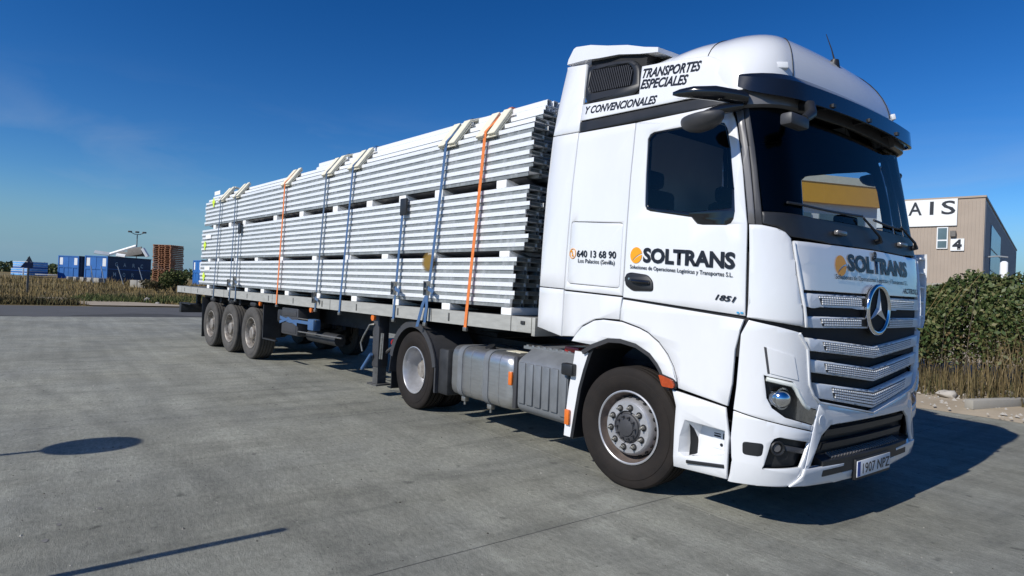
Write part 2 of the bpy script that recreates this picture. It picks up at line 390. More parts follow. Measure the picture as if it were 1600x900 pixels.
# ---- side panels (near and far)
both('rear_air_deflector', [(-1.04, 3.83), (-.77, 3.79), (-.722, 3.47), (-.716, 3.385), (-.712, 3.118), (-1.075, 3.138)], 'white', TR, t=0.03)
both('rear_air_deflector', [(-1.076, 3.128), (-.712, 3.108), (-.768, 1.650), (-1.12, 1.665)], 'white', TR, t=0.03)
both('rear_air_deflector', [(-1.121, 1.655), (-.769, 1.640), (-.778, 1.205), (-1.13, 1.268)], 'white', TR, t=0.03)
LOCK = rounded([(-.705, 2.275), (-.058, 2.222), (-.07, 1.668), (-.722, 1.698)], 0.035)
both('cab_side_panel', [(-.702, 3.10), (-.010, 3.062), (-.022, 2.24), (-.036, 1.608), (-.758, 1.643)], 'white', TR, hole=LOCK)
LOCK2 = rounded([(-.700, 2.269), (-.063, 2.217), (-.075, 1.673), (-.717, 1.703)], 0.033)
locker = both('locker_lid', LOCK2, 'white', TR, h=-0.001, inset=0.004)[0]
both('lower_side_panel', [(-.758, 1.628), (-.036, 1.594), (-.052, 1.49), (-.058, 1.407), (-.24, 1.407), (-.35, 1.392), (-.5, 1.328), (-.607, 1.218), (-.768, 1.208)], 'white', TR)
ARCH = [(-.63, 1.175), (-.57, 1.245), (-.495, 1.312), (-.35, 1.378), (-.24, 1.393), (-.03, 1.388), (.16, 1.348), (.25, 1.318), (.365, 1.25), (.455, 1.165), (.515, 1.08), (.548, 1.0), (.56, .925), (.50, .92), (.435, .99), (.41, 1.04), (.37, 1.09), (.29, 1.16), (.14, 1.222), (-.03, 1.245), (-.18, 1.238), (-.38, 1.165)]
both('wheel_arch', ARCH, 'white', TR, h=0.004)
both('lower_door', [(-.024, 1.577), (1.096, 1.482), (1.068, 1.40), (1.040, 1.27), (1.028, 1.03), (1.0, .868), (.575, .928), (.562, 1.0), (.527, 1.085), (.467, 1.173), (.373, 1.262), (.255, 1.33), (.165, 1.36), (-.03, 1.402), (-.048, 1.40), (-.042, 1.49)], 'white', TR)
DOOR = [(0, 3.062), (.5, 3.045), (.73, 3.04), (.85, 3.03), (.90, 2.985), (.93, 2.92), (.957, 2.84), (1.02, 2.56), (1.083, 2.15), (1.102, 1.507), (-.024, 1.596), (-.012, 2.23)]
doors = both('door', DOOR, 'white', TR, hole=WIN)
for d, mir in zip(doors, (False, True)):
    panel('window_frame', WIN, 'gloss', d, h=-0.006, t=0.015, hole=wing[:7]+[(.955, 2.40), (.962, 2.265), (.60, 2.262), (.22, 2.325), (.19, 2.345)], inset=0.003, mirror=mir)
    panel('window_glass', wing, 'sideglass', d, h=-0.012, t=0.002, inset=0, mirror=mir, grid=(.2, .2))
    bm = NB()
    hp = rounded([(0.0, 1.79), (.055, 1.806), (.235, 1.785), (.292, 1.735), (.30, 1.655), (.085, 1.652), (.0, 1.70)], 0.03)
    hd = panel('handle', hp, 'black', d, h=0.014, t=0.03, inset=0.008, mirror=mir)
    sgn = 1 if mir else -1
    bm = NB(); rings = []
    for i in range(9):
        t = i/8; x = .085+.19*t; zc = 1.735-.012*t; d_ = .018+.018*sin(pi*t); hh = .016
        rings.append([(x, sgn*(1.25+d_+.018*cos(a)), zc+hh*sin(a)) for a in [2*pi*k/8 for k in range(8)]])
    loft(bm, rings)
    obj('grip', bm, 'gloss', d)
    bm = NB(); cyl(bm, (.05, sgn*1.262, 1.752), (.05, sgn*1.270, 1.752), .009, n=12); obj('keyhole', bm, 'chrome', d)
both('side_trim_strip', [(-.72, 3.208), (.48, 3.143), (.72, 3.123), (.95, 3.103), (.97, 3.045), (.83, 3.045), (.51, 3.052), (-.702, 3.112)], 'black', TR, h=-0.006)
roofside = both('roof_side_panel', [(-.712, 3.372), (-.01, 3.312), (-.028, 3.56), (.36, 3.51), (.66, 3.452), (.80, 3.37), (.885, 3.28), (.935, 3.18), (.95, 3.112), (.72, 3.133), (.48, 3.153), (-.71, 3.217)], 'white', TR, h=0.004, grid=(.12, .12))
GR = rounded([(-.745, 3.765), (-.39, 3.715), (-.17, 3.67), (-.06, 3.57), (-.02, 3.37), (-.09, 3.325), (-.67, 3.385), (-.715, 3.47)], 0.05)
GRI = rounded([(-.685, 3.70), (-.36, 3.662), (-.20, 3.635), (-.13, 3.55), (-.12, 3.42), (-.62, 3.47), (-.665, 3.53)], 0.035)
gs = both('air_intake', GR, 'black', TR, h=-0.002, hole=GRI, inset=0.012, t=0.05)
for g, mir in zip(gs, (False, True)):
    panel('intake_backing', GRI, 'gap', g, h=-0.05, t=0.01, inset=0, mirror=mir)
    bm = NB()
    for i in range(24):
        x = -.675+.0232*i; zt = 3.70-(x+.685)*.155 if x < -.2 else 3.63-(x+.2)*1.1; zb = 3.52-(x+.665)*1.2 if x < -.625 else 3.47-(x+.62)*.1
        pts = [P_x(x, zb, -.012), P_x(x, zt, -.012)]
        if mir: pts = [Vector((p.x, -p.y, p.z)) for p in pts]
        ribbon(bm, pts, (0, 1, 0), .03, .008)
    obj('intake_fins', bm, 'grey', g)
both('intake_surround', [(-.76, 3.83), (-.05, 3.72), (-.0, 3.32), (-.72, 3.38)], 'gap', TR, h=-0.055, inset=0)

# ---- roof cap with domed front
bm = NB(); rings = []
NS, NK = 72, 14
def zbase(s, x): 
    q = max(0, min(1, (x-.35)/.62)); q = q*q*(3-2*q); return 3.40-(3.40-3.115)*q
ends = 0
base = []
for i in range(NS+1):
    f = -1+2*i/NS
    # walk round: parametrise by s at z=3.2 between x=-0.12 on both sides
    z = 3.2
    for _ in range(4):
        smax = -s_side(-.12, z); s = f*smax; p = P_s(s, z, .002); z = zbase(s, p.x)
    bq = P_s(f*(-s_side(-.12, z)), z, .002); qq = max(0, min(1, (bq.x-.55)/.35)); base.append(P_s(f*(-s_side(-.12, z)), z, -.035+.037*qq*qq*(3-2*qq)))
for k in range(NK+1):
    th = k/NK*pi/2*.985; n = 2.5; hx = cos(th)**(2/n); hz = sin(th)**(2/n)
    ring = []; hxs = cos(th)**(2/2.0)
    for p in base:
        xr = min(p.x, .42); x = xr+(p.x-xr)*hx
        zt = 3.80-.05*max(0, .3-x)-.03*((x-.3)**2)
        sd = max(0, min(1, (.75-p.x)/.5)); hy = hx*(1-sd)+hxs*sd; ring.append((x, p.y*hy, p.z+(zt-p.z)*hz))
    rings.append(ring)
loft(bm, rings, close_u=False, caps=False)
roof = obj('roof_cap', bm, 'white', TR, smooth=60)
# panel joint lines on the roof: narrow dark beads
def roof_pt(i, k, lift=.003):
    a = Vector(rings[k][i]); return a + Vector((a.x-.3, a.y, (a.z-3.2)*1.5)).normalized()*lift
bm = NB()
tube(bm, [roof_pt(12+int(0), k) for k in range(0, NK)], .0035, 5); obj('roof_joint', bm, 'gap', roof)
bm = NB()
tube(bm, [roof_pt(NS-12, k) for k in range(0, NK)], .0035, 5); obj('roof_joint', bm, 'gap', roof)
for sgn in (0, 1):
    i0 = 23 if sgn == 0 else NS-23
    bm = NB(); tube(bm, [roof_pt(i0, k) for k in range(1, NK)], .0035, 5); obj('roof_joint', bm, 'gap', roof)
# marker lamps on roof corners
for sg in (-1, 1):
    bm = NB()
    q = Vector(min((Vector(r_) for ring in rings for r_ in ring if r_[1]*sg > 0), key=lambda r_: (r_.z-3.32)**2+(abs(r_.y)-.93)**2)); rot = Matrix.Rotation(sg*radians(40), 3, 'Z') @ Matrix.Rotation(radians(-14), 3, 'Y')
    box(bm, q-Vector((.03, .055, .026)), q+Vector((.006, .055, .026)), .008, rot=rot)
    lm = obj('marker_lamp', bm, 'white2', roof)
# raised rear spoiler
bm = NB(); rings2 = []
prof = [(-1.07, 3.855), (-1.055, 3.90), (-.985, 4.012), (-.95, 4.022), (-.75, 3.985), (-.5, 3.915), (-.25, 3.82), (-.05, 3.745), (.10, 3.70), (.10, 3.66), (-.10, 3.70), (-.35, 3.765), (-.6, 3.80), (-.8, 3.83)]
for j in range(25):
    v = -1+2*j/24; y = 1.085*v; e = abs(v)**14
    rings2.append([(x+.03*e*(1 if x < -.6 else 0), y, z-(.028*e if z > 3.9 else 0)+.02*(1-v*v)) for x, z in prof])
loft(bm, rings2); obj('roof_spoiler', bm, 'white', TR, smooth=35)
bm = NB(); box(bm, (-.74, -1.05, 3.38), (-.04, 1.05, 3.74)); obj('roof_box', bm, 'gap', TR)
# aerial
bm = NB(); cyl(bm, (1.02, .02, 3.52), (1.03, .02, 3.625), .058, .03, 14); 
ae = obj('aerial', bm, 'black', TR); bm = NB(); tube(bm, [(1.03, .02, 3.61), (1.0, .02, 3.72), (.95, .02, 3.86)], [.008, .005, .003], 6); obj('whip', bm, 'black', ae)

# ---- windscreen, pillars, visor, cowl
WS = [(-1.198, 2.985), (0, 3.02), (1.198, 2.985), (1.203, 2.69), (1.21, 2.235), (.77, 2.222), (0, 2.228), (-.77, 2.222), (-1.21, 2.235), (-1.203, 2.69)]
panel('windscreen', WS, 'glass', TR, chart='s', h=-0.006, t=0.003, inset=0, grid=(.06, .15))
both('pillar_trim', [(-1.283, 2.985), (-1.236, 3.0), (-1.243, 2.69), (-1.268, 2.145), (-1.308, 2.148), (-1.293, 2.556), (-1.283, 2.84)], 'pillar', TR, chart='s', h=0.006, grid=(.03, .15))
both('pillar_seal', [(-1.233, 3.0), (-1.199, 3.0), (-1.203, 2.69), (-1.222, 2.145), (-1.265, 2.145), (-1.240, 2.69)], 'grey', TR, chart='s', h=-0.002, grid=(.03, .15))
panel('cowl', [(-1.218, 2.232), (-.77, 2.219), (0, 2.225), (.77, 2.219), (1.218, 2.232), (1.222, 2.15), (1.13, 2.128), (1.047, 2.064), (.63, 2.047), (0, 2.052), (-.63, 2.047), (-1.047, 2.064), (-1.13, 2.128), (-1.222, 2.15)], 'black', TR, chart='s', h=0.0, grid=(.06, .05))
panel('header_panel', [(-1.36, 3.045), (-1.235, 3.10), (-1.0, 3.12), (0, 3.12), (1.0, 3.12), (1.235, 3.10), (1.36, 3.045), (1.25, 2.985), (1.1, 2.985), (0, 3.01), (-1.1, 2.985), (-1.25, 2.985)], 'grey', TR, chart='s', h=0.012, grid=(.06, .05))
for sg in (-1, 1):   # housing that carries the camera arm, wrapped round the pillar top
    bm = NB(); rr = []
    for i in range(13):
        s = 1.33-.62*i/12; hgt = .075-.02*(i/12)
        z = 3.055-.012*i/12
        a = [P_s(sg*s, z+dz, .012+hh) for dz, hh in ((hgt, 0), (hgt*.8, .035), (0, .048), (-hgt*.8, .035), (-hgt, 0))]
        rr.append(a)
    loft(bm, rr); obj('camera_housing', bm, 'pillar', TR)
# sun visor: tinted blade in front of the screen top
bm = NB(); rr = []
N = 41
for i in range(N):
    v = -1+2*i/(N-1); s = v*1.235; p = P_s(s, 3.13, 0); q = P_s(s, 3.13, 1.0)-p
    e = 1-abs(v)**10*.55
    zt, zb = 3.215, 3.015+.02*(1-abs(v)**2)
    zb = zt-(zt-zb)*e
    pr = [(.0, zt), (.06, zt+.004), (.10*e+.03, (zt+zb)/2+.035), (.115*e+.03, zb), (.10*e+.02, zb+.004), (.07*e+.02, (zt+zb)/2+.02), (.0, zt-.03)]
    rr.append([(p.x+q.x*d, p.y+q.y*d, z) for d, z in pr])
loft(bm, rr); visor = obj('sun_visor', bm, 'gloss', TR)
for y in (-.55, .0, .55):
    bm = NB(); p = P_y(y, 3.05, .0); box(bm, (p.x, y-.02, 3.05), (p.x+.14, y+.02, 3.075)); obj('bracket', bm, 'black', visor)
# camera arm (digital mirror) and kerb mirror, near and far
for sg in (-1, 1):
    bm = NB(); rr = []
    A, B = Vector((1.02, sg*1.20, 3.035)), Vector((.61, sg*1.50, 3.098))
    ctl = [(0, .075, .042), (.15, .082, .05), (.4, .075, .052), (.7, .055, .042), (.9, .032, .028), (1.0, .006, .012)]
    for t, wd, ht in ctl:
        c = A.lerp(B, t)+Vector((.02*sin(pi*t), sg*.05*sin(pi*t), .012*sin(pi*t)))
        rr.append([c+Vector((wd*.8*cos(a)*.75, sg*wd*.8*cos(a)*.66, ht*sin(a))) for a in [2*pi*k/14 for k in range(14)]])
    loft(bm, rr); obj('camera_arm', bm, 'gloss', TR, smooth=60)
    bm = NB(); rr = []
    c0 = Vector((.83, sg*1.44, 2.875))
    for t, sc in ((0, .80), (.06, .96), (.2, 1.0), (.4, .97), (.65, .85), (.85, .62), (.97, .35), (1, .15)):
        rr.append([c0+Vector((.185*sc*cos(a), sg*.10*sc*cos(a)*.2+sg*.105*sc*sin(a), .035-.115*t)) for a in [2*pi*k/20 for k in range(20)]])
    loft(bm, rr); km = obj('kerb_mirror', bm, 'grey', TR, smooth=60)
    bm = NB(); tube(bm, [(.78, sg*1.44, 2.86), (.80, sg*1.43, 2.90), (.90, sg*1.34, 2.955), (1.0, sg*1.22, 2.985)], [.03, .034, .04, .03], 10); obj('mirror_arm', bm, 'gloss', km)
bm = NB()   # ramp mirror bracket at the near top corner of the screen
tube(bm, [(1.20, -.83, 3.03), (1.30, -.86, 3.0), (1.33, -.90, 2.93), (1.33, -.99, 2.875)], [.035, .04, .04, .03], 10)
fm = obj('front_mirror', bm, 'black', TR)
bm = NB(); box(bm, (1.27, -1.20, 2.80), (1.36, -.96, 2.885), .02); obj('mirror_head', bm, 'grey', fm)

# ---- interior
bm = NB(); box(bm, (.72, -1.08, 1.95), (1.22, 1.08, 2.19), .06); dash = obj('dashboard', bm, 'interior', TR)
bm = NB(); box(bm, (.98, .18, 2.19), (1.08, .46, 2.37), .03); obj('dash_screen', bm, 'interior', dash)
for y in (-.55, .62):
    bm = NB(); box(bm, (-.35, y-.26, 2.0), (.18, y+.26, 2.18), .06); st = obj('seat', bm, 'seat', TR)
    bm = NB(); box(bm, (-.42, y-.25, 2.1), (-.26, y+.25, 2.62), .06); obj('backrest', bm, 'seat', st)
    bm = NB(); box(bm, (-.42, y-.13, 2.63), (-.3, y+.13, 2.80), .05); obj('headrest', bm, 'seat', st)
bm = NB()
tube(bm, [Vector((.62, .62, 2.22)) + Matrix.Rotation(radians(60), 3, 'Y') @ Vector((.22*cos(a), .22*sin(a), 0)) for a in [2*pi*k/28 for k in range(29)]], .016, 8); sw = obj('steering_wheel', bm, 'interior', TR)
bm = NB(); cyl(bm, (.62, .62, 2.22), (.74, .62, 2.15), .05); obj('steering_column', bm, 'interior', sw)
# wipers
for (pv, el, b0, b1) in (((.13, 2.12), (-.12, 2.285), (-1.05, 2.30), (-.10, 2.30)), ((.93, 2.13), (.62, 2.285), (.10, 2.29), (.80, 2.275)), ):
    bm = NB()
    tube(bm, [P_y(pv[0], pv[1], .03), P_y(pv[0]*.8+el[0]*.2, pv[1]*.75+el[1]*.25, .045), P_y(el[0], el[1], .03)], [.016, .011, .008], 6)
    wp = obj('wiper', bm, 'black', TR)
    bm = NB(); tube(bm, [P_y(b0[0]+(b1[0]-b0[0])*i/10, b0[1]+(b1[1]-b0[1])*i/10-.012*sin(pi*i/10), .014) for i in range(11)], .010, 6); obj('wiper_blade', bm, 'black', wp)
    bm = NB(); p = P_y(pv[0], pv[1], .0); cyl(bm, p, p+Vector((.04, 0, .01)), .022, n=12); obj('wiper_pivot', bm, 'black', wp)
for y in (-.48, .62):
    bm = NB(); p = P_y(y, 2.135, .0); box(bm, p+Vector((0, -.075, -.018)), p+Vector((.035, .075, .018)), .012); obj('grab_handle', bm, 'pillar', TR)

# ---- front: bonnet flap, corner panels, grille
hood = panel('bonnet_flap', [(-1.028, 2.036), (-.62, 2.036), (0, 2.042), (.62, 2.036), (1.028, 2.036), (1.005, 1.86), (.985, 1.703), (0, 1.70), (-.985, 1.703), (-1.005, 1.86)], 'white', TR, chart='y', h=0.008, grid=(.1, .1))
both('corner_deflector', [(-1.303, 2.142), (-1.228, 2.138), (-1.14, 2.118), (-1.085, 2.092), (-1.052, 2.052), (-1.034, 1.845), (-.974, 1.453), (-1.338, 1.498)], 'white', TR, chart='s', h=0.016, t=.04, grid=(.04, .1), inset=.01)
both('grille_side_trim', [(-1.043, 2.03), (-1.034, 2.03), (-.988, 1.69), (-.948, 1.447), (-.966, 1.45), (-1.028, 1.845)], 'white', TR, chart='s', h=0.022, t=.05, grid=(.04, .1), inset=.003)
# far corner: ribbed inner side of the stand-off deflector
for k in range(5):
    bm = NB(); z = 1.53+.13*k; box(bm, (1.24, 1.175, z), (1.31, 1.285, z+.014)); obj('deflector_rib', bm, 'white2', TR)
bm = NB(); rr = []
for z, o in ((1.43, -.05), (1.5, .02), (1.75, .035), (1.98, .03), (2.1, .0)): rr.append([(1.31, 1.262+o*.5, z), (1.322, 1.268+o*.5, z), (1.16, 1.30+o, z), (1.15, 1.287+o, z)])
loft(bm, rr); obj('deflector_fin', bm, 'white', TR)

panel('grille_backing', [(-1.0, 1.70), (1.0, 1.70), (.95, 1.42), (1.0, 1.41), (.925, 1.30), (.895, 1.06), (.85, .99), (.78, .935), (0, .80), (-.78, .935), (-.85, .99), (-.895, 1.06), (-.925, 1.30), (-1.0, 1.41), (-.95, 1.42)], 'gap', TR, chart='y', h=-0.06, t=.01, inset=0, grid=(.15, .2))
def louvre(name, yt, yb, zt, zb, ct, cb, yc=0.0):
    g = lambda e, c, y, Y: e+(c-e)*(1-abs(y)/Y)
    N = 20
    top = [(-yt+2*yt*i/N, g(zt, ct, -yt+2*yt*i/N, yt)) for i in range(N+1)]
    bot = [(yb-2*yb*i/N, g(zb, cb, yb-2*yb*i/N, yb)) for i in range(N+1)]
    L = panel(name, top+bot, 'silver', TR, chart='y', h=.006, t=.045, grid=(.1, .5), inset=.008)
    # perforated strip
    Hh = zt-zb; n_ = max(3, int(round((Hh*.66)/.0165)))
    ym = yb-.145
    N2 = 18
    tp = [(-ym+2*ym*i/N2, g(zt, ct, -ym+2*ym*i/N2, yt)-Hh*.16) for i in range(N2+1)]
    bo = [(ym-.03-2*(ym-.03)*i/N2, g(zb, cb, ym-.03-2*(ym-.03)*i/N2, yb)+Hh*.17) for i in range(N2+1)]
    panel('mesh_backing', tp+bo, 'black', L, chart='y', h=.0075, t=.004, inset=0, grid=(.1, .5))
    bm = NB(); pitch = .032
    ny = int(2*ym/pitch)
    for r in range(n_):
        f0 = .19+.64*(r+.12)/n_; f1 = .19+.64*(r+.78)/n_
        lim = ym-.035*(r+1)/n_
        for c in range(-ny//2, ny//2+1):
            y = c*pitch
            if abs(y) > lim or abs(y) < yc: continue
            q = []
            for yy, ff in ((y-.0115, f0), (y+.0115, f0), (y+.0115, f1), (y-.0115, f1)):
                a = g(zt, ct, yy, yt); b = g(zb, cb, yy, yb); q.append((yy, a+(b-a)*ff))
            hi = [bm.verts.new(P_y(yy, zz, .0135)) for yy, zz in q]; lo = [bm.verts.new(P_y(yy, zz, .008)) for yy, zz in q]
            bm.faces.new(hi)
            for i in range(4): bm.faces.new((lo[i], lo[(i+1) % 4], hi[(i+1) % 4], hi[i]))
    tag(obj('mesh_cells', bm, 'mesh', L, smooth=0), None, kind='stuff')
    return L
louvre('grille_louvre', .972, .962, 1.683, 1.590, 1.683, 1.590, .24)
louvre('grille_louvre', .950, .942, 1.524, 1.446, 1.522, 1.440, .23)
louvre('grille_louvre', .930, .905, 1.378, 1.288, 1.300, 1.212)
louvre('grille_louvre', .895, .880, 1.230, 1.140, 1.135, 1.035)
louvre('grille_louvre', .835, .775, 1.065, .955, .965, .830)
# white frame round the lower grille
both('grille_frame', [(-1.0, 1.412), (-.925, 1.30), (-.896, 1.06), (-.85, .985), (-.778, .935), (0, .80), (0, .79), (-.785, .922), (-.862, .975), (-.915, 1.055), (-.945, 1.30), (-1.015, 1.40)], 'white', TR, chart='y', h=.016, t=.05, grid=(.1, .1), inset=.002)
# emblem: ring and three-pointed star
EC = P_y(-.012, 1.585, -.004); 
bm = NB(); tube(bm, [EC+Vector((.032, .180*cos(a), .180*sin(a))) for a in [2*pi*k/48 for k in range(49)]], .018, 10)
em = obj('emblem', bm, 'chrome', TR)
bm = NB(); cyl(bm, EC+Vector((-.02, 0, 0)), EC+Vector((.025, 0, 0)), .178, n=40); obj('emblem_disc', bm, 'gap', em)
bm = NB(); c_ = bm.verts.new(EC+Vector((.056, 0, 0))); rim = []
for k in range(6):
    a = pi/2+k*pi/3; r = .168 if k % 2 == 0 else .034; rim.append(bm.verts.new(EC+Vector((.034 if k % 2 == 0 else .031, r*cos(a), r*sin(a)))))
for k in range(6): bm.faces.new((c_, rim[k], rim[(k+1) % 6]))
obj('emblem_star', bm, 'badge', em, smooth=0)
bm = NB(); p = P_y(0, 2.0, .012); tube(bm, [p+Vector((.006, .026*cos(a), .03*sin(a))) for a in [2*pi*k/20 for k in range(21)]], .005, 6)
for a in (pi/2, pi/2+2*pi/3, pi/2+4*pi/3): tube(bm, [p+Vector((.006, 0, 0)), p+Vector((.006, .026*cos(a), .03*sin(a)))], .004, 5)
obj('badge', bm, 'grey', hood)

# ---- bumper corners with headlights
HL = [(-1.222, 1.105), (-1.202, .965), (-1.168, .90), (-1.085, .84), (-.835, .775), (-.798, .872), (-.918, .897), (-.965, .95), (-1.002, 1.02), (-1.042, 1.074)]
cu_ = both('bumper_corner', [(-1.328, 1.480), (-1.15, 1.445), (-1.006, 1.412), (-.93, 1.30), (-.900, 1.055), (-.858, .98), (-.787, .926), (-.79, .878), (-.922, .903), (-.972, .955), (-1.007, 1.025), (-1.046, 1.08), (-1.228, 1.112), (-1.208, .96), (-1.172, .893), (-1.087, .833), (-.835, .768), (-.848, .736), (-1.412, .853), (-1.397, 1.032), (-1.376, 1.38)], 'white', TR, chart='s', h=.006, grid=(.04, .1))
for c, mir in zip(cu_, (False, True)):
    panel('corner_inset', [(-1.215, 1.30), (-1.045, 1.25), (-1.012, 1.09), (-1.19, 1.128)], 'white', c, chart='s', h=.012, t=.01, inset=0, grid=(.04, .1), mirror=mir)
    panel('inset_shadow_gap', [(-1.232, 1.305), (-1.217, 1.302), (-1.193, 1.126), (-1.207, 1.124)], 'grey', c, chart='s', h=.008, t=.003, inset=0, mirror=mir, grid=(.04, .1))
sg_list = ((-1, False), (1, True))
for sg, mir in sg_list:
    hl = panel('headlight', HL, 'black', TR, chart='s', h=-.055, t=.03, inset=0, grid=(.04, .1), mirror=mir)
    panel('lens_cover', [(a*.998, b) for a, b in HL], 'lens', hl, chart='s', h=.004, t=.002, inset=0, grid=(.04, .1), mirror=mir)
    bm = NB(); ln = [P_s(a, b, .0) for a, b in ((-1.212, 1.088), (-1.13, 1.073), (-1.05, 1.058), (-1.02, 1.03), (-.995, .985), (-.955, .93), (-.93, .908), (-.895, .895))]
    if mir: ln = [Vector((p.x, -p.y, p.z)) for p in ln]
    tube(bm, ln, .016, 8); obj('daytime_light', bm, 'lg', hl)
    c0 = P_s(-1.112, .957, -.045); ax = (P_s(-1.0, .957, 1)-P_s(-1.0, .957, 0)).normalized(); ax = (ax*.6+Vector((1, 0, 0))*.4).normalized()
    if mir: c0.y *= -1; ax.y *= -1
    bm = NB(); cyl(bm, c0-ax*.02, c0+ax*.026, .080, .076, 28); obj('projector_ring', bm, 'chrome', hl)
    bm = NB(); bmesh.ops.create_uvsphere(bm, u_segments=20, v_segments=12, radius=.069)
    for v in bm.verts: v.co = v.co*.98+c0+ax*.008
    obj('projector_lens', bm, 'chrome', hl, smooth=80)
FOG = [(-1.200, .475), (-1.163, .655), (-1.145, .685), (-1.115, .697), (-.868, .66), (-.950, .492)]
cl = both('bumper_lower_corner', [(-1.411, .842), (-1.13, .787), (-.847, .727), (-.93, .43), (-.98, .372), (-1.016, .352), (-1.207, .345), (-1.379, .335), (-1.40, .5), (-1.418, .651)], 'white', TR, chart='s', h=.006, hole=FOG, grid=(.04, .1))
for c, mir in zip(cl, (False, True)):
    fg = panel('fog_recess', FOG, 'black', c, chart='s', h=-.05, t=.01, inset=0, grid=(.04, .1), mirror=mir)
    p = P_s(-1.125, .622, -.03); 
    if mir: p.y *= -1
    d_ = Vector((.85, -.52 if not mir else .52, 0))
    bm = NB(); tube(bm, [p+d_*.03+Vector((.043*cos(a)*.52, (.043 if not mir else -.043)*cos(a)*.85, .043*sin(a))) for a in [2*pi*k/24 for k in range(25)]], .008, 6); cyl(bm, p-d_*.02, p+d_*.02, .04, n=20)
    obj('fog_lamp', bm, 'black', c)
    bm = NB(); cyl(bm, p+d_*.02, p+d_*.024, .026, n=20); obj('fog_lens', bm, 'pillar', c)
    panel('fog_louvre', [(-1.07, .64), (-.89, .612), (-.905, .575), (-1.06, .60)], 'grey', c, chart='s', h=-.015, t=.02, inset=.004, mirror=mir)
    panel('sensor_cover', rounded([(-1.336, .645), (-1.205, .648), (-1.212, .558), (-1.33, .555)], .025), 'black', c, chart='s', h=.009, t=.004, inset=.003, mirror=mir, grid=(.04, .1))
bc = panel('bumper_centre', [(-.775, .922), (0, .786), (.775, .922), (.838, .727), (.92, .43), (.888, .43), (.845, .50), (.735, .69), (.62, .757), (-.62, .757), (-.735, .69), (-.845, .50), (-.888, .43), (-.92, .43), (-.838, .727)], 'white', TR, chart='y', h=.010, t=.02, grid=(.1, .1))
panel('lower_lip', [(-.918, .478), (-.42, .462), (-.42, .392), (.48, .392), (.48, .462), (.918, .478), (.925, .43), (1.0, .357), (.5, .325), (0, .312), (-.5, .325), (-1.0, .357), (-.925, .43)], 'white', TR, chart='y', h=.022, t=.05, grid=(.1, .1))
panel('intake_void', [(-.86, .44), (-.735, .70), (-.62, .77), (.62, .77), (.735, .70), (.86, .44), (.86, .38), (-.86, .38)], 'black', TR, chart='y', h=-.07, t=.01, inset=0, grid=(.1, .2))
bm = NB()
for z, d in ((.70, -.02), (.60, -.035)):
    ribbon(bm, [P_y(-.66+1.32*i/16, z, d) for i in range(17)], (.3, 0, 1), .05, .02)
obj('intake_bar', bm, 'black', TR)
bm = NB(); rr = []
for i in range(17):
    y = -.70+1.4*i/16; p = P_y(y, .5, 0); rr.append([(p.x-.06, y, .535), (p.x+.012, y, .50), (p.x+.012, y, .40), (p.x-.06, y, .40)])
loft(bm, rr); stp = obj('bumper_step', bm, 'black', TR)
for i in range(26):
    y = -.55+1.1*i/25; p = P_y(y, .5, 0); bm = NB(); box(bm, (p.x-.055, y-.012, .520), (p.x+.0, y+.012, .534), rot=Matrix.Rotation(radians(24), 3, 'Y')); obj('step_rib', bm, 'pillar', stp)
for y in (-.745, .745):
    bm = NB(); p = P_y(y, .80, .010); cyl(bm, p, p+Vector((.004, 0, 0)), .036, n=24); obj('tow_cap', bm, 'white2', TR)
# number plate
bm = NB(); px = 1.452; box(bm, (px, -.262, .338), (px+.006, .302, .458), .002); npl = obj('number_plate', bm, 'plate', TR)
bm = NB(); box(bm, (px-.03, -.275, .318), (px+.001, .315, .470), .004); obj('plate_holder', bm, 'black', npl)
bm = NB(); box(bm, (px+.004, -.258, .344), (px+.0075, -.212, .452)); obj('plate_band', bm, 'euroblue', npl)
FR = lambda x, z, h: Vector((px+.007+h*.2, x, z))
lettering('1907 NPZ', 'ink', npl, FR, -.175, .288, .358, .358, .078, bold=.008)

# ---- front side steps
sp = both('step_panel', [(.52, .907), (.985, .852), (1.018, .65), (.995, .345), (.527, .317), (.56, .79)], 'white', TR, hole=[(.645, .70), (.985, .688), (.98, .515), (.64, .425), (.585, .445), (.60, .57)])
for c, sg in zip(sp, (-1, 1)):
    bm = NB(); A = [(.645, .70), (.985, .688), (.98, .515), (.64, .425), (.585, .445), (.60, .57)]; Bk = [(.70, .665), (.985, .655), (.98, .515), (.69, .43), (.66, .44), (.67, .56)]
    va = [bm.verts.new((P_x(a, b, -.004).x, sg*abs(P_x(a, b, -.004).y), b)) for a, b in A]; vb = [bm.verts.new((a, sg*1.10, b)) for a, b in Bk]
    for i in range(6): bm.faces.new((va[i], va[(i+1) % 6], vb[(i+1) % 6], vb[i]))
    bm.faces.new(vb); obj('step_pocket', bm, 'white2', c, smooth=0)
    bm = NB(); box(bm, (.66, sg*1.236, .40), (.985, sg*1.10, .425), .004, rot=Matrix.Rotation(radians(-8), 3, 'Y')); tr_ = obj('step_tread', bm, 'black', c)
    bm = NB()
    for i in range(9): cyl(bm, (.69+.034*i, sg*1.18, .41+.0048*i), (.69+.034*i, sg*1.18, .436+.0048*i), .011, n=8)
    obj('tread_studs', bm, 'grey', tr_)
    bm = NB(); box(bm, (.80, sg*1.107, .515), (.95, sg*1.101, .64)); lb = obj('step_label', bm, 'plate', c)
    bm = NB(); box(bm, (.81, sg*1.109, .60), (.865, sg*1.105, .612)); box(bm, (.81, sg*1.109, .62), (.865, sg*1.105, .628)); box(bm, (.885, sg*1.109, .592), (.935, sg*1.105, .634)); cyl(bm, (.875, sg*1.105, .548), (.875, sg*1.112, .548), .012, n=10); obj('label_print', bm, 'ink', lb)
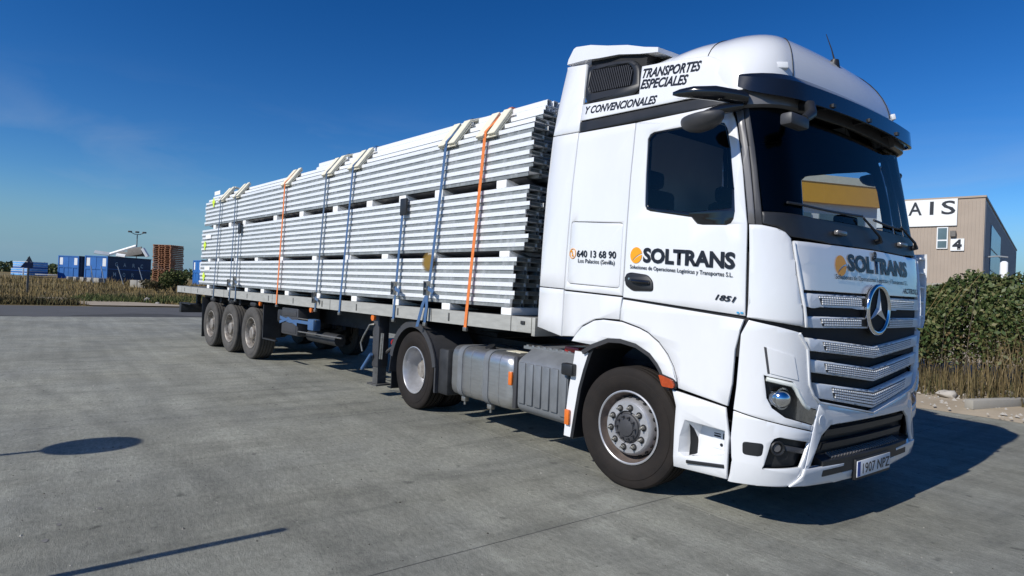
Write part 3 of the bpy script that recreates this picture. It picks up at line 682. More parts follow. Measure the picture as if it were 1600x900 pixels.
# amber side repeater above the arch
bm = NB(); extrude_poly(bm, rounded([(.412, 1.012), (.535, .985), (.562, .945), (.555, .925), (.45, .925)], .015), 'y', -1.288, -1.245); al = obj('side_repeater', bm, 'amberdark', TR)
bm = NB(); extrude_poly(bm, rounded([(.403, 1.02), (.54, .992), (.572, .945), (.56, .917), (.44, .917)], .015), 'y', -1.268, -1.24); obj('repeater_base', bm, 'black', al)
# black arch lip and wheel wells
for sg in (-1, 1):
    bm = NB(); inner = ARCH[13:]; outer = ARCH[13:]
    pts = [(.50, .915), (.435, .99), (.41, 1.04), (.37, 1.09), (.29, 1.16), (.14, 1.222), (-.03, 1.245), (-.18, 1.238), (-.38, 1.165), (-.50, 1.10)]
    rr = []
    for i, (x, z) in enumerate(pts):
        a = Vector((pts[min(i+1, len(pts)-1)][0]-pts[max(i-1, 0)][0], pts[min(i+1, len(pts)-1)][1]-pts[max(i-1, 0)][1])).normalized(); nx, nz = -a.y*.035, a.x*.035
        rr.append([(x, sg*1.25, z), (x+nx, sg*1.244, z+nz), (x+nx, sg*1.20, z+nz), (x, sg*1.20, z)])
    loft(bm, rr); lipo = obj('arch_lip', bm, 'grey', TR)
    bm = NB()
    ring = arc_pts(-.02, .53, .69, -8, 188, 24)
    loft(bm, [[(x, sg*1.20, z) for x, z in ring], [(x, sg*.70, z) for x, z in ring]], close_u=False, caps=False); obj('wheel_well', bm, 'gap', TR)

# ---- chassis
bm = NB(); box(bm, (-4.55, -.43, .72), (.9, -.35, .99)); box(bm, (-4.55, .35, .72), (.9, .43, .99))
for x in (-4.4, -3.2, -2.2, -1.2, -.2): box(bm, (x, -.4, .75), (x+.12, .4, .95))
obj('chassis_frame', bm, 'frame', TR)
bm = NB(); box(bm, (-1.1, -.42, .45), (.9, .42, 1.21), .08); obj('engine', bm, 'frame', TR)
for x in (0, -3.7):
    bm = NB(); cyl(bm, (x, -.95, .507), (x, .95, .507), .07); box(bm, (x-.14, -.25, .36), (x+.14, .25, .66), .05); obj('axle', bm, 'frame2', TR)
bm = NB(); cyl(bm, (-3.35, 0, 1.02), (-3.35, 0, 1.10), .46, n=32); box(bm, (-4.0, -.45, 1.0), (-2.9, .45, 1.05)); obj('fifth_wheel', bm, 'frame', TR)
bm = NB(); box(bm, (-1.62, -1.02, 1.0), (-.84, .8, 1.03))
cw = obj('catwalk', bm, 'tank', TR)
bm = NB()
for i in range(8): box(bm, (-1.60+.094*i, -1.0, 1.03), (-1.565+.094*i, .78, 1.042))
obj('catwalk_treads', bm, 'tank', cw)
bm = NB(); box(bm, (-1.0, -1.0, 1.035), (-.80, -.80, 1.085), .01); obj('coupling_rack', bm, 'red', TR)
# fuel tank
def tank_profile(y0, y1, z0, z1, r, n=6):
    return rounded([(y0, z0), (y1, z0), (y1, z1), (y0, z1)], r, n)
bm = NB(); rr = []
for x, e in ((-2.795, .10), (-2.785, .05), (-2.76, .02), (-2.72, 0), (-1.66, 0), (-1.60, .015), (-1.555, .05), (-1.53, .10), (-1.522, .16)):
    rr.append([(x, y, z) for y, z in tank_profile(-1.215+e, -.50-e, .345+e, .935-e, .13)])
loft(bm, rr); ft = obj('fuel_tank', bm, 'tank', TR, smooth=50)
for x in (-2.55, -2.02):
    bm = NB(); loft(bm, [[(xx, y, z) for y, z in tank_profile(-1.224, -.491, .336, .944, .135)] for xx in (x-.048, x+.048)]); obj('tank_strap', bm, 'boxgrey', ft)
    bm = NB(); box(bm, (x-.04, -1.16, .29), (x+.04, -1.10, .345), .008); cyl(bm, (x, -1.13, .25), (x, -1.13, .3), .014, n=8); obj('strap_bolt', bm, 'steel', ft)
for x in (-2.33, -1.78):
    bm = NB(); loft(bm, [[(xx, y, z) for y, z in tank_profile(-1.219, -.497, .341, .939, .133)] for xx in (x-.006, x+.006)]); obj('weld_seam', bm, 'tank', ft)
bm = NB(); cyl(bm, (-2.2, -1.03, .92), (-2.2, -1.05, .965), .06, n=20); obj('filler_cap', bm, 'black', ft)
bm = NB(); box(bm, (-1.95, -1.0, .936), (-1.70, -.86, .94)); obj('tank_sticker', bm, 'cream', ft)
# ribbed battery and exhaust box
bm = NB(); extrude_poly(bm, rounded([(-1.20, .42), (-1.21, .90), (-.98, 1.045), (-.6, 1.045), (-.6, .36), (-1.12, .36)], .04), 'x', -1.455, -.70); bb = obj('battery_box', bm, 'boxgrey', TR)
for i in range(5):
    x = -1.435+.125*i; bm = NB(); box(bm, (x, -1.224, .47), (x+.105, -1.19, .885), .012); obj('box_rib', bm, 'boxgrey', bb)
bm = NB(); box(bm, (-.80, -1.222, .45), (-.71, -1.19, .90), .012); obj('box_rib', bm, 'boxgrey', bb)
bm = NB(); box(bm, (-1.52, -1.225, .40), (-1.46, -1.10, .93), .01); obj('box_bracket', bm, 'grey', TR)
for x, z in ((-1.55, .70), (-.665, .47)):
    bm = NB(); box(bm, (x-.03, -1.245, z-.07), (x+.03, -1.22, z+.07), .008); obj('side_marker', bm, 'amber', TR)
# white side skirt in front of the wheel, black sensor box
bm = NB(); rr = []
for x0, x1, z in ((-.72, -.635, .29), (-.705, -.60, .5), (-.675, -.555, .75), (-.64, -.50, .93), (-.615, -.44, 1.085)): rr.append([(x0, -1.215, z), (x1, -1.215, z), (x1, -1.19, z), (x0, -1.19, z)])
loft(bm, rr); obj('side_skirt', bm, 'white', TR)
bm = NB(); rr = []
for x, z in ((-.625, .29), (-.592, .5), (-.547, .75), (-.49, .93), (-.43, 1.085), (-.40, 1.13)): rr.append([(x, -1.22, z), (x+.035, -1.22, z), (x+.035, -.8, z), (x, -.8, z)])
loft(bm, rr); obj('wheel_well_guard', bm, 'black', TR)
bm = NB(); box(bm, (-.735, -1.275, .855), (-.585, -1.205, .965), .015); obj('side_camera', bm, 'black', TR)
# drive axle mudguards
for sg in (-1, 1):
    bm = NB(); pr = [(-3.10, .31), (-3.10, .62)] + arc_pts(-3.70, .507, .615, 12, 168, 18) + [(-4.345, .40)]
    outer = []; n = len(pr)
    rr = []
    for i, (x, z) in enumerate(pr):
        dx, dz = x+3.70, z-.507; L = hypot(dx, dz); k = .022
        rr.append([(x, sg*1.245, z), (x+dx/L*k, sg*1.24, z+dz/L*k), (x+dx/L*k, sg*.62, z+dz/L*k), (x, sg*.62, z)])
    loft(bm, rr)
    mg = obj('mudguard', bm, 'grey', TR)
    bm = NB(); rr = []
    for i, (x, z) in enumerate(pr[1:-1]):
        dx, dz = x+3.70, z-.507; L = hypot(dx, dz)
        rr.append([(x+dx/L*a, sg*y, z+dz/L*a) for a, y in ((-.05, 1.235), (-.05, 1.25), (.03, 1.252), (.03, 1.235))])
    loft(bm, rr); obj('mudguard_lip', bm, 'grey', mg)
    bm = NB(); box(bm, (-4.37, sg*1.20, .17), (-4.35, sg*.66, .42)); box(bm, (-4.46, sg*1.21, .165), (-4.34, sg*.7, .18)); obj('mud_flap', bm, 'black', mg)
    bm = NB(); box(bm, (-3.085, sg*1.20, .30), (-2.86, sg*.7, .86), .03); obj('mudguard_bracket', bm, 'frame', TR)
    bm = NB(); cyl(bm, (-4.39, sg*1.15, .80), (-4.42, sg*1.15, .80), .05, n=14); obj('tail_lamp', bm, 'red', TR)

# ---- wheels
def tyre_mesh(R, wd, rim_r, grooves=4, n=72, lugs=False):
    bm = NB(); hw = wd/2
    prof = [(rim_r+.004, -hw*.66), (rim_r+.012, -hw*.80), (rim_r+.05, -hw*.95), (rim_r+(R-rim_r)*.45, -hw*1.0), (rim_r+(R-rim_r)*.62, -hw*.992), (rim_r+(R-rim_r)*.64, -hw*.965), (R-.055, -hw*.955), (R-.04, -hw*.95), (R-.016, -hw*.90), (R-.004, -hw*.82)]
    tw = hw*.80; k = grooves
    for i in range(k):
        c = -tw+2*tw*(i+.5)/k*1.0; c = -tw*.78+2*tw*.78*i/(k-1)
        prof += [(R, c-.010), (R-.016, c-.007), (R-.016, c+.007), (R, c+.010)]
    prof += [(r, -y) for r, y in prof[9::-1]]
    lathe_y(bm, prof, n, closed=True)
    return finish(bm, 'tyre', 28)
def ring_nuts(parent, r, y, k, size, m, a0=0.0, name='wheel_nut'):
    me = None
    for i in range(k):
        a = a0+2*pi*i/k
        if me is None:
            bm = NB(); cyl(bm, (0, 0, 0), (0, -.03, 0), size, size*.92, 6); cyl(bm, (0, .004, 0), (0, -.010, 0), size*1.2, size*1.1, 10); cyl(bm, (0, -.03, 0), (0, -.05, 0), size*.55, size*.5, 8); me = finish(bm, name, 30)
        o = link(name, me, m, parent); o.location = (r*cos(a), y, r*sin(a))
TY = {}
def wheel(kind, loc, sg, parent, steer=0.0, side_m=None):
    """outer face points to -Y for sg=-1; hub at the tyre centre"""
    w_ = empty('wheel', loc, steer+(0 if sg < 0 else pi), parent)
    R, wd, rr = {'front': (.507, .318, .300), 'drive': (.507, .28, .300), 'trailer': (.522, .37, .300)}[kind]
    if kind not in TY: TY[kind] = tyre_mesh(R, wd, rr, {'front': 4, 'drive': 4, 'trailer': 5}[kind])
    hw = wd/2
    def T(name, prof, m, par, n=64, sm=35):
        key = kind+name
        if key not in TY:
            bm = NB(); lathe_y(bm, prof, n, closed=False); TY[key] = finish(bm, name, sm)
        return link(name, TY[key], m, par)
    if kind != 'front': w_.rotation_euler.y = random.uniform(0, 6.28)
    ty = link('tyre', TY[kind], {'front': 'rubber_brown', 'drive': 'rubber_brown', 'trailer': 'rubber_dusty'}[kind], w_)
    if kind == 'front':
        T('rim', [(.302, -hw*.70), (.309, -hw*.78), (.309, -hw*.86), (.300, -hw*.88), (.292, -hw*.84)], 'alu', w_)
        T('rim_barrel', [(.292, -hw*.84), (.286, -hw*.6), (.275, -hw*.40), (.262, -hw*.25), (.254, .02), (.235, .05), (.20, .06)], 'rimbarrel', w_)
        T('wheel_disc', [(.252, .0), (.245, -.057), (.236, -.100), (.226, -.122), (.212, -.135), (.14, -.138), (.135, -.132), (.13, -.07)], 'alu', w_)
        # hand holes round the disc shoulder
        for i in range(20):
            a = 2*pi*i/20+.1; bm = NB(); rr_ = .241
            if 'hh' not in TY:
                bmesh.ops.create_uvsphere(bm, u_segments=10, v_segments=6, radius=.017)
                for v in bm.verts: v.co.y *= 1.0; v.co.x *= .55
                TY['hh'] = finish(bm, 'vent_hole', 60)
            else: bm.free()
            o = link('vent_hole', TY['hh'], 'gap', w_); o.location = (.2425*cos(a), -.076, .2425*sin(a)); o.rotation_euler = (0, -a, 0)
        ring_nuts(w_, .1675, -.140, 10, .0155, 'steel', .16)
        for i in range(10):
            a = .16+2*pi*i/10
            if 'seat' not in TY: bm = NB(); cyl(bm, (0, 0, 0), (0, -.004, 0), .029, n=14); TY['seat'] = finish(bm, 'nut_seat', 30)
            o = link('nut_seat', TY['seat'], 'gap', w_); o.location = (.1675*cos(a), -.1375, .1675*sin(a))
        T('hub', [(.132, -.07), (.128, -.122), (.118, -.128), (.112, -.142), (.098, -.148), (.075, -.149), (.07, -.160), (.055, -.164), (.001, -.166)], 'grey', w_, 40)
        ring_nuts(w_, .092, -.142, 10, .009, 'grey', 0, 'hub_bolt')
    elif kind == 'drive':
        T('rim', [(.302, -hw*.72), (.309, -hw*.80), (.309, -hw*.88), (.300, -hw*.90), (.287, -hw*.80), (.276, -hw*.35), (.262, -.0), (.258, .085), (.24, .11), (.20, .115), (.16, .112), (.13, .10), (.13, .06)], 'alu', w_)
        ring_nuts(w_, .1675, .108, 10, .0165, 'steel', .1)
        T('hub', [(.13, .115), (.125, .03), (.112, .01), (.10, -.01), (.03, -.02), (.001, -.02)], 'rimdirt', w_, 36)
        for i in range(8):
            a = 2*pi*i/8; o = link('vent_hole', TY['hh'], 'gap', w_); o.location = (.217*cos(a), .112, .217*sin(a)); o.scale = (2.2, 1, 1.4); o.rotation_euler = (0, -a, 0)
    else:
        T('rim', [(.302, -hw*.74), (.309, -hw*.80), (.309, -hw*.87), (.300, -hw*.89), (.287, -hw*.82), (.276, -hw*.5), (.265, -.03), (.255, .0), (.24, -.035), (.225, -.06), (.20, -.07), (.14, -.07), (.13, -.06)], 'rimdirt', w_)
        ring_nuts(w_, .1675, -.07, 10, .0165, 'steel', .1)
        T('hub', [(.13, -.05), (.125, -.12), (.115, -.145), (.09, -.155), (.03, -.158), (.001, -.158)], 'rimdirt', w_, 36)
        for i in range(10):
            a = 2*pi*i/10; o = link('vent_hole', TY['hh'], 'gap', w_); o.location = (.222*cos(a), -.058, .222*sin(a)); o.scale = (2.4, 1.2, 2.0); o.rotation_euler = (0, -a, 0)
    return w_
STEER = .0931
wheel('front', (0, -1.035, .507), -1, TR, STEER)
wheel('front', (0, 1.035, .507), 1, TR, STEER)
for sg in (-1, 1):
    wheel('drive', (-3.7, sg*1.085, .507), sg, TR)
    wheel('drive', (-3.7, sg*.755, .507), sg, TR)

# ---- lettering on the cab
SX = lambda x, z, h: P_x(x, z, h)
door_n = doors[0]
def logo(parent, fn, cx, cz, rx, rz, ball='orange', lift=.005):
    bm = NB(); n = 40; g = 14; vs_ = {}
    # disc split by a white swoosh
    def inside(u, v):
        if u*u+v*v > 1: return False
        sw_ = -.15+.62*(u+.15)-.25*(u*u); 
        return not (-.09 < v-(sw_-.18) < .07 and u > -.55) and not (v < -.1+.5*u and u < -.25 and v > -.62+.6*u and False)
    N = 56
    for i in range(N):
        for j in range(N):
            u = -1+2*(i+.5)/N; v = -1+2*(j+.5)/N
            if inside(u, v):
                q = []
                for a, b in ((i, j), (i+1, j), (i+1, j+1), (i, j+1)):
                    if (a, b) not in vs_:
                        uu, vv = -1+2*a/N, -1+2*b/N; L = hypot(uu, vv)
                        if L > 1: uu, vv = uu/L, vv/L
                        vs_[(a, b)] = bm.verts.new(fn(cx+uu*rx, cz+vv*rz, lift))
                    q.append(vs_[(a, b)])
                bm.faces.new(q)
    return obj('logo', bm, ball, parent, smooth=0)
logo(door_n, SX, .105, 1.945, .062, .066)
lettering('SOLTRANS', 'ink', door_n, SX, .18, 1.018, 1.893, 1.836, .112, bold=.045)
lettering('Soluciones de Operaciones Logísticas y Transportes S.L.', 'ink', door_n, SX, .045, 1.005, 1.838, 1.775, .032, bold=.012)
lettering('1851', 'ink', door_n, SX, .868, 1.04, 1.612, 1.598, .040, bold=.03, shear=.35, name='model_number')
bm = NB(); 
for x in (1.045, 1.072):
    q = [bm.verts.new(P_x(a, b, .005)) for a, b in ((x, 1.522), (x+.02, 1.520), (x+.02, 1.532), (x, 1.534))]; bm.faces.new(q)
obj('tape_mark', bm, 'cyan', door_n)
lettering('640 13 68 90', 'ink', locker, SX, -.605, -.118, 1.945, 1.922, .062, bold=.02)
lettering('Los Palacios (Sevilla)', 'ink', locker, SX, -.585, -.13, 1.893, 1.868, .038, bold=.010)
bm = NB(); tube(bm, [P_x(-.66+.038*cos(a), 1.975+.044*sin(a), .004) for a in [2*pi*k/30 for k in range(31)]], .0035, 4); tube(bm, [P_x(-.66-.014+.02*t+.022*(t-.5)**2*-1, 2.0-.05*t, .005) for t in [k/8 for k in range(9)]], [.009, .009, .006, .004, .004, .004, .006, .009, .009], 5); obj('phone_symbol', bm, 'orange', locker)
RS = roofside[0]
SH = .30
lettering('TRANSPORTES', 'ink', RS, SX, .0, .60, 3.450, 3.356, .080, bold=.036, shear=SH)
lettering('ESPECIALES', 'ink', RS, SX, -.005, .49, 3.355, 3.275, .080, bold=.036, shear=SH)
lettering('Y CONVENCIONALES', 'ink', RS, SX, -.655, .20, 3.272, 3.185, .070, bold=.034, shear=SH)
FY = lambda y, z, h: P_y(y, z, h+.008)
logo(hood, FY, -.52, 1.895, .075, .075)
lettering('SOLTRANS', 'ink', hood, FY, -.425, .66, 1.868, 1.868, .120, bold=.045)
lettering('Soluciones de Operaciones Logísticas y Transportes S.L.', 'ink', hood, FY, -.60, .66, 1.798, 1.798, .034, bold=.012)
lettering('ACTROS L', 'grey', hood, FY, .55, .93, 1.728, 1.728, .042, bold=.03, shear=.3, name='badge_lettering')
# ================================================================== flatbed trailer (own frame: x forward, origin under the kingpin)
PHI = 0.0897; KP = Vector((-3.106, 0, 0)); RT = Matrix.Rotation(PHI, 3, 'Z')
def TW(x, y, z): return KP + RT @ Vector((x, y, z))
TL = tag(empty('flatbed_trailer', KP, PHI), 'three-axle flatbed semi-trailer with grey side rails carrying the metal bundles', 'trailer')
XA, XB, ZD, ZR = 1.598, -12.0, 1.338, 1.180
for sg in (-1, 1):
    bm = NB(); extrude_poly(bm, [(sg*1.25, ZR), (sg*1.25, ZD), (sg*1.17, ZD), (sg*1.17, ZD-.03), (sg*1.225, ZD-.03), (sg*1.225, ZR+.02), (sg*1.19, ZR+.02), (sg*1.19, ZR)], 'x', XB, XA)
    rl = obj('side_rail', bm, 'rail', TL, smooth=20)
    for x in (-11.6, -10.75, -8.2, -5.4, -3.0, -.2, 1.28):
        bm = NB(); box(bm, (x-.005, sg*1.2525, ZR+.002), (x+.005, sg*1.246, ZD-.002)); obj('rail_joint', bm, 'frame2', rl)
    for x in [-11.3+1.15*i for i in range(11)]:
        bm = NB(); box(bm, (x-.05, sg*1.254, ZR+.03), (x-.02, sg*1.247, ZD-.03), .002); obj('lashing_slot', bm, 'frame2', rl)
bm = NB(); box(bm, (XA-.002, -1.25, ZR-.03), (XA+.05, 1.25, ZD+.004), .006); fr_ = obj('front_rail', bm, 'rail', TL)
bm = NB(); box(bm, (XA-.22, -1.258, ZR+.0), (XA+.0, -1.2505, ZD+.0), .002); obj('corner_plate', bm, 'rail', fr_)
bm = NB(); box(bm, (XA-.15, -1.272, ZD-.075), (XA-.09, -1.257, ZD-.04), .004); obj('lashing_hook', bm, 'frame', fr_)
bm = NB(); box(bm, (XB-.05, -1.25, ZR-.02), (XB, 1.25, ZD+.003), .006); obj('rear_rail', bm, 'rail', TL)
bm = NB(); box(bm, (XB, -1.168, ZD-.03), (XA, 1.168, ZD-.004)); obj('deck', bm, 'frame2', TL)
for y in (-.55, .55):
    bm = NB()
    extrude_poly(bm, [(XA-.1, 1.30), (XA-.1, 1.12), (-1.0, 1.10), (-2.0, .86), (-11.8, .86), (-11.8, 1.30)], 'y', y-.07, y+.07)
    obj('main_beam', bm, 'frame', TL)
for i in range(13):
    bm = NB(); x = 1.0-1.0*i; box(bm, (x-.04, -1.185, ZR+.005), (x+.04, 1.185, ZR+.10)); obj('cross_member', bm, 'frame', TL)
# axles, suspension, wheels
for i in range(3):
    x = -6.574-1.31*i
    bm = NB(); cyl(bm, (x, -.9, .522), (x, .9, .522), .065); ax_ = obj('axle', bm, 'frame', TL)
    for sg in (-1, 1):
        bm = NB(); box(bm, (x-.05, sg*.60, .50), (x+.55, sg*.50, .60), .02, rot=Matrix.Rotation(radians(-18), 3, 'Y')); cyl(bm, (x-.28, sg*.55, .5), (x-.28, sg*.55, .86), .13, n=14); cyl(bm, (x, sg*.80, .522), (x, sg*.9, .522), .20, n=20); obj('suspension', bm, 'frame', ax_)
        wheel('trailer', (x, sg*1.045, .522), sg, TL)
        bm = NB(); box(bm, (x-.16, sg*1.2, 1.05), (x+.16, sg*.75, 1.15), .04); obj('spring_bracket', bm, 'frame', TL)
# mud flap behind the last wheel, splash panel ahead of the first, rear underrun bar
for sg in (-1, 1):
    bm = NB(); box(bm, (-9.86, sg*1.22, .17), (-9.845, sg*.86, 1.12), .003, rot=Matrix.Rotation(radians(-3), 3, 'Y')); obj('mud_flap', bm, 'black', TL)
    bm = NB(); box(bm, (-5.96, sg*1.20, .47), (-5.93, sg*.85, 1.12)); box(bm, (-5.95, sg*1.20, .46), (-5.3, sg*1.15, .48)); obj('splash_panel', bm, 'frame', TL)
bm = NB(); box(bm, (-11.98, -1.2, .64), (-11.80, 1.2, .88), .01)
ub = obj('underrun_bar', bm, 'frame', TL)
for y in (-.75, .75):
    bm = NB(); box(bm, (-11.96, y-.05, .85), (-11.86, y+.05, 1.2)); obj('bar_bracket', bm, 'frame', ub)
bm = NB(); box(bm, (-11.985, -1.22, .885), (-10.9, -1.0, .90)); obj('lamp_shelf', bm, 'frame', ub)
# toolbox strapped with blue webbing, spare parts beside it
bm = NB(); box(bm, (-5.13, -1.17, .63), (-4.40, -.75, 1.12), .03); tb = obj('toolbox', bm, 'grey', TL)
bm = NB(); box(bm, (-5.08, -1.178, .68), (-4.45, -1.165, .94), .01); box(bm, (-5.08, -1.178, .97), (-4.45, -1.165, 1.09), .01); obj('toolbox_lid', bm, 'grey', tb)
bm = NB(); ribbon(bm, [(-5.15, -1.185, .93), (-4.7, -1.19, .88), (-4.38, -1.185, .90), (-3.9, -1.18, .90)], (0, 0, 1), .055, .005)
ribbon(bm, [(-5.15, -1.19, .84), (-4.75, -1.194, .93), (-4.38, -1.19, .84)], (0, 0, 1), .05, .005); obj('blue_tie', bm, 'strapblue', tb)
bm = NB(); box(bm, (-5.55, -1.10, .80), (-5.18, -.8, 1.08), .06); obj('air_reservoir', bm, 'frame', TL)
bm = NB(); box(bm, (-3.95, -1.19, .78), (-3.72, -1.05, .97), .02); obj('side_case', bm, 'strapblue', TL)
bm = NB(); tube(bm, [(-4.4, -1.15, .72), (-2.75, -1.15, .74)], .012, 6); tube(bm, [(-4.4, -1.15, .95), (-3.7, -1.15, .95)], .012, 6); obj('side_bar', bm, 'steel', TL)
bm = NB(); cyl(bm, (-4.3, -.95, .66), (-3.2, -.95, .66), .10, n=18); obj('air_tank', bm, 'frame', TL)
# landing legs with crank
for sg in (-1, 1):
    bm = NB(); box(bm, (-1.85, sg*1.12, .42), (-1.68, sg*.95, 1.20), .01); lg = obj('landing_leg', bm, 'grey', TL)
    bm = NB(); box(bm, (-1.835, sg*1.105, .17), (-1.695, sg*.965, .45)); box(bm, (-1.90, sg*1.16, .155), (-1.63, sg*.91, .18), .004); obj('leg_foot', bm, 'frame2', lg)
    bm = NB(); tube(bm, [(-1.72, sg*1.0, .6), (-1.2, sg*.6, 1.1)], .03, 8); obj('leg_brace', bm, 'frame', lg)
bm = NB(); tube(bm, [(-1.80, -1.13, 1.03), (-1.86, -1.17, 1.02), (-2.0, -1.19, .84), (-2.07, -1.19, .74), (-2.03, -1.18, .62)], .013, 8); ck = obj('leg_crank', bm, 'steel', TL)
bm = NB(); tube(bm, [(-1.80, -1.16, .60), (-2.03, -1.17, .36)], .028, 10); obj('crank_grip', bm, 'strapblue', ck)
bm = NB(); tube(bm, [(-1.60, -1.13, .55), (-1.57, -1.13, .92)], .018, 6); tube(bm, [(-1.55, -1.13, .55), (-1.53, -1.13, .92)], .012, 6); obj('leg_rod', bm, 'steel', TL)
for x in (-6.08, -3.75, -1.68):
    bm = NB(); cyl(bm, (x, -1.235, 1.135), (x, -1.20, 1.135), .045, n=14); box(bm, (x-.02, -1.22, 1.14), (x+.02, -1.2, 1.19)); obj('side_marker', bm, 'amber', TL)
for x in (-8.9, -7.6):
    bm = NB(); cyl(bm, (x, -1.10, 1.10), (x, -.7, 1.10), .07, n=14); obj('air_chamber', bm, 'frame', TL)
bm = NB(); tube(bm, [(XA+.05, -.3, 1.2), (XA+.4, -.3, .95), (XA+.7, -.2, 1.1), (XA+.95, -.2, 1.5)], .018, 8); obj('air_hose', bm, 'red', TL)

# ================================================================== bundles of galvanised profiles
LW = 1.20                                    # half width of the load
def channel_mesh(L, wd, p, name):
    # crisp hollow head band above a slightly recessed grey web
    bm = NB(); a = .47*p; t = p-.002; i = .013; k = .006; c = .003
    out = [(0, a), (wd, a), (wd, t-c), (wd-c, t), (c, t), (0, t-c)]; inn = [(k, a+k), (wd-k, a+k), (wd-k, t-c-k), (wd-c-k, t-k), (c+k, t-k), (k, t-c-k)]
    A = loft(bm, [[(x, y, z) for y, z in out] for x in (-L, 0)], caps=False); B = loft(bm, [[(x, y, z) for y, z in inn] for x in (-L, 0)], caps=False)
    head = set(bm.faces); n = len(out)
    for e in (0, 1):
        for q in range(n): bm.faces.new((A[e][q], A[e][(q+1) % n], B[e][(q+1) % n], B[e][q]))
    rims = set(bm.faces)-head
    # cross bars closing the head a little inside the ends
    for x0 in (-.03, -L+.03): bm.faces.new([bm.verts.new((x0, y, z)) for y, z in inn])
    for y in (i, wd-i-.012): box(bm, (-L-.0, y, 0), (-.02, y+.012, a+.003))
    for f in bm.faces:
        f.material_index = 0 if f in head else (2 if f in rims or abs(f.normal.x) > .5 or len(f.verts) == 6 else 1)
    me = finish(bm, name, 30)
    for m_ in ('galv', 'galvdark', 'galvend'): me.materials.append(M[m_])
    return me
NCH = 12; CW = 2*LW/NCH
SPN = ['bottom', 'middle', 'top']
def bundle(name, label, z0, rows, pitch, xf, xr, insets=None, spacer_x=(), sp_h=.08, z_sp=0.0):
    B = tag(empty(name, TW(-4.3, 0, z0-sp_h), PHI), label, 'metal bundle', 'wrapped bundles on the trailer')
    off = Vector((-4.3, 0, z0-sp_h))
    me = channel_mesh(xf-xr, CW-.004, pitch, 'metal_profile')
    for r in range(rows):
        ins = 0 if not insets else insets.get(r, 0)
        st = (.028 if r % 2 else -.028)+random.uniform(-.014, .014)-.03*ins
        for c in range(NCH-ins):
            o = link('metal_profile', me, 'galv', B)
            y = -LW+c*CW+(.0 if not ins else .085*ins)+random.uniform(-.004, .004)*(c in (0, NCH-1))
            o.location = Vector((xf+st+random.uniform(-.008, .008), y, z0+r*pitch))-off
    sm = None
    for x in spacer_x:
        for y in (-LW+.015, .3):
            bm = NB()
            if sm is None: box(bm, (-.085, 0, 0), (.085, .85, sp_h-.002), .006); sm = finish(bm, 'spacer_block', 30)
            else: bm.free()
            o = link('spacer_block', sm, 'foam', B); o.location = Vector((x, y, z0-sp_h+.001))-off
    # dark film folded under the bundle
    bm = NB(); n = 160
    R1, R2 = [], []
    for i in range(n+1):
        x = xr+.15+(xf-xr-.3)*i/n; k = .014*sin(i*1.7)+.02*sin(i*.37+2)*sin(i*.9)
        R1.append((x-off.x, -LW+.05+.5*abs(k), z0-.004-off.z)); R2.append((x-off.x, -LW+.20+k, z0-.03-abs(k)*1.2-off.z))
    R3 = [(a[0], LW-.2, a[2]) for a in R2]
    loft(bm, [R1, R2, R3], close_u=False, caps=False); obj('underside_film', bm, 'darkfilm', B)
    # clear stretch film over the near side
    bm = NB(); n = 120; rr = []
    nz_ = 3*rows
    for j in range(nz_+1):
        z = z0+(rows-(2 if insets else 0))*pitch*j/nz_ if insets else z0+rows*pitch*j/nz_
        rr.append([(xr+(xf-xr)*i/n-off.x, -LW-.0065-.003*sin(i*.8+j)-.003*sin(i*.31+j*1.3), z-off.z) for i in range(n+1)])
    loft(bm, rr, close_u=False, caps=False); obj('stretch_film', bm, 'film', B)
    return B, off
fm_ = bpy.data.materials.new('stretch_film'); fm_.use_nodes = True; t = fm_.node_tree; t.nodes.clear()
o_ = t.nodes.new('ShaderNodeOutputMaterial'); mixn = t.nodes.new('ShaderNodeMixShader'); trn = t.nodes.new('ShaderNodeBsdfTransparent')
pb = t.nodes.new('ShaderNodeBsdfPrincipled'); pb.inputs['Base Color'].default_value = (.85, .87, .88, 1); pb.inputs['Roughness'].default_value = .12
tcn = t.nodes.new('ShaderNodeTexCoord'); mpn = t.nodes.new('ShaderNodeMapping'); mpn.inputs['Scale'].default_value = (3.2, 1, 1.6); mpn.inputs['Rotation'].default_value = (0, .5, 0)
n1 = t.nodes.new('ShaderNodeTexNoise'); n1.inputs['Scale'].default_value = 3.0; n1.inputs['Detail'].default_value = 8; n1.inputs['Roughness'].default_value = .7
r1 = t.nodes.new('ShaderNodeMapRange'); r1.inputs[1].default_value = .46; r1.inputs[2].default_value = .74; r1.inputs[3].default_value = .04; r1.inputs[4].default_value = .30
bpn = t.nodes.new('ShaderNodeBump'); bpn.inputs['Strength'].default_value = .5; bpn.inputs['Distance'].default_value = .02
t.links.new(tcn.outputs['Object'], mpn.inputs[0]); t.links.new(mpn.outputs[0], n1.inputs['Vector']); t.links.new(n1.outputs['Fac'], r1.inputs[0]); t.links.new(r1.outputs[0], mixn.inputs[0])
t.links.new(n1.outputs['Fac'], bpn.inputs['Height']); t.links.new(bpn.outputs[0], pb.inputs['Normal'])
t.links.new(trn.outputs[0], mixn.inputs[1]); t.links.new(pb.outputs[0], mixn.inputs[2]); t.links.new(mixn.outputs[0], o_.inputs[0])
M['film'] = fm_
sx1 = [1.12, .0, -1.15, -2.35, -3.6, -4.9, -6.1, -7.0, -8.1, -9.6]
B1, o1 = bundle('profile_bundle', 'lowest bundle of white metal profiles lying directly on the trailer deck', 1.425, 6, .0915, 1.24, -10.25, None, sx1, .086)
B2, o2 = bundle('profile_bundle', 'middle bundle of white metal profiles, eight rows high', 2.045, 8, .087, 1.40, -10.2, None, [1.05, -.35, -1.5, -2.6, -3.8, -5.2, -6.5, -7.75, -8.9, -9.6], .070)
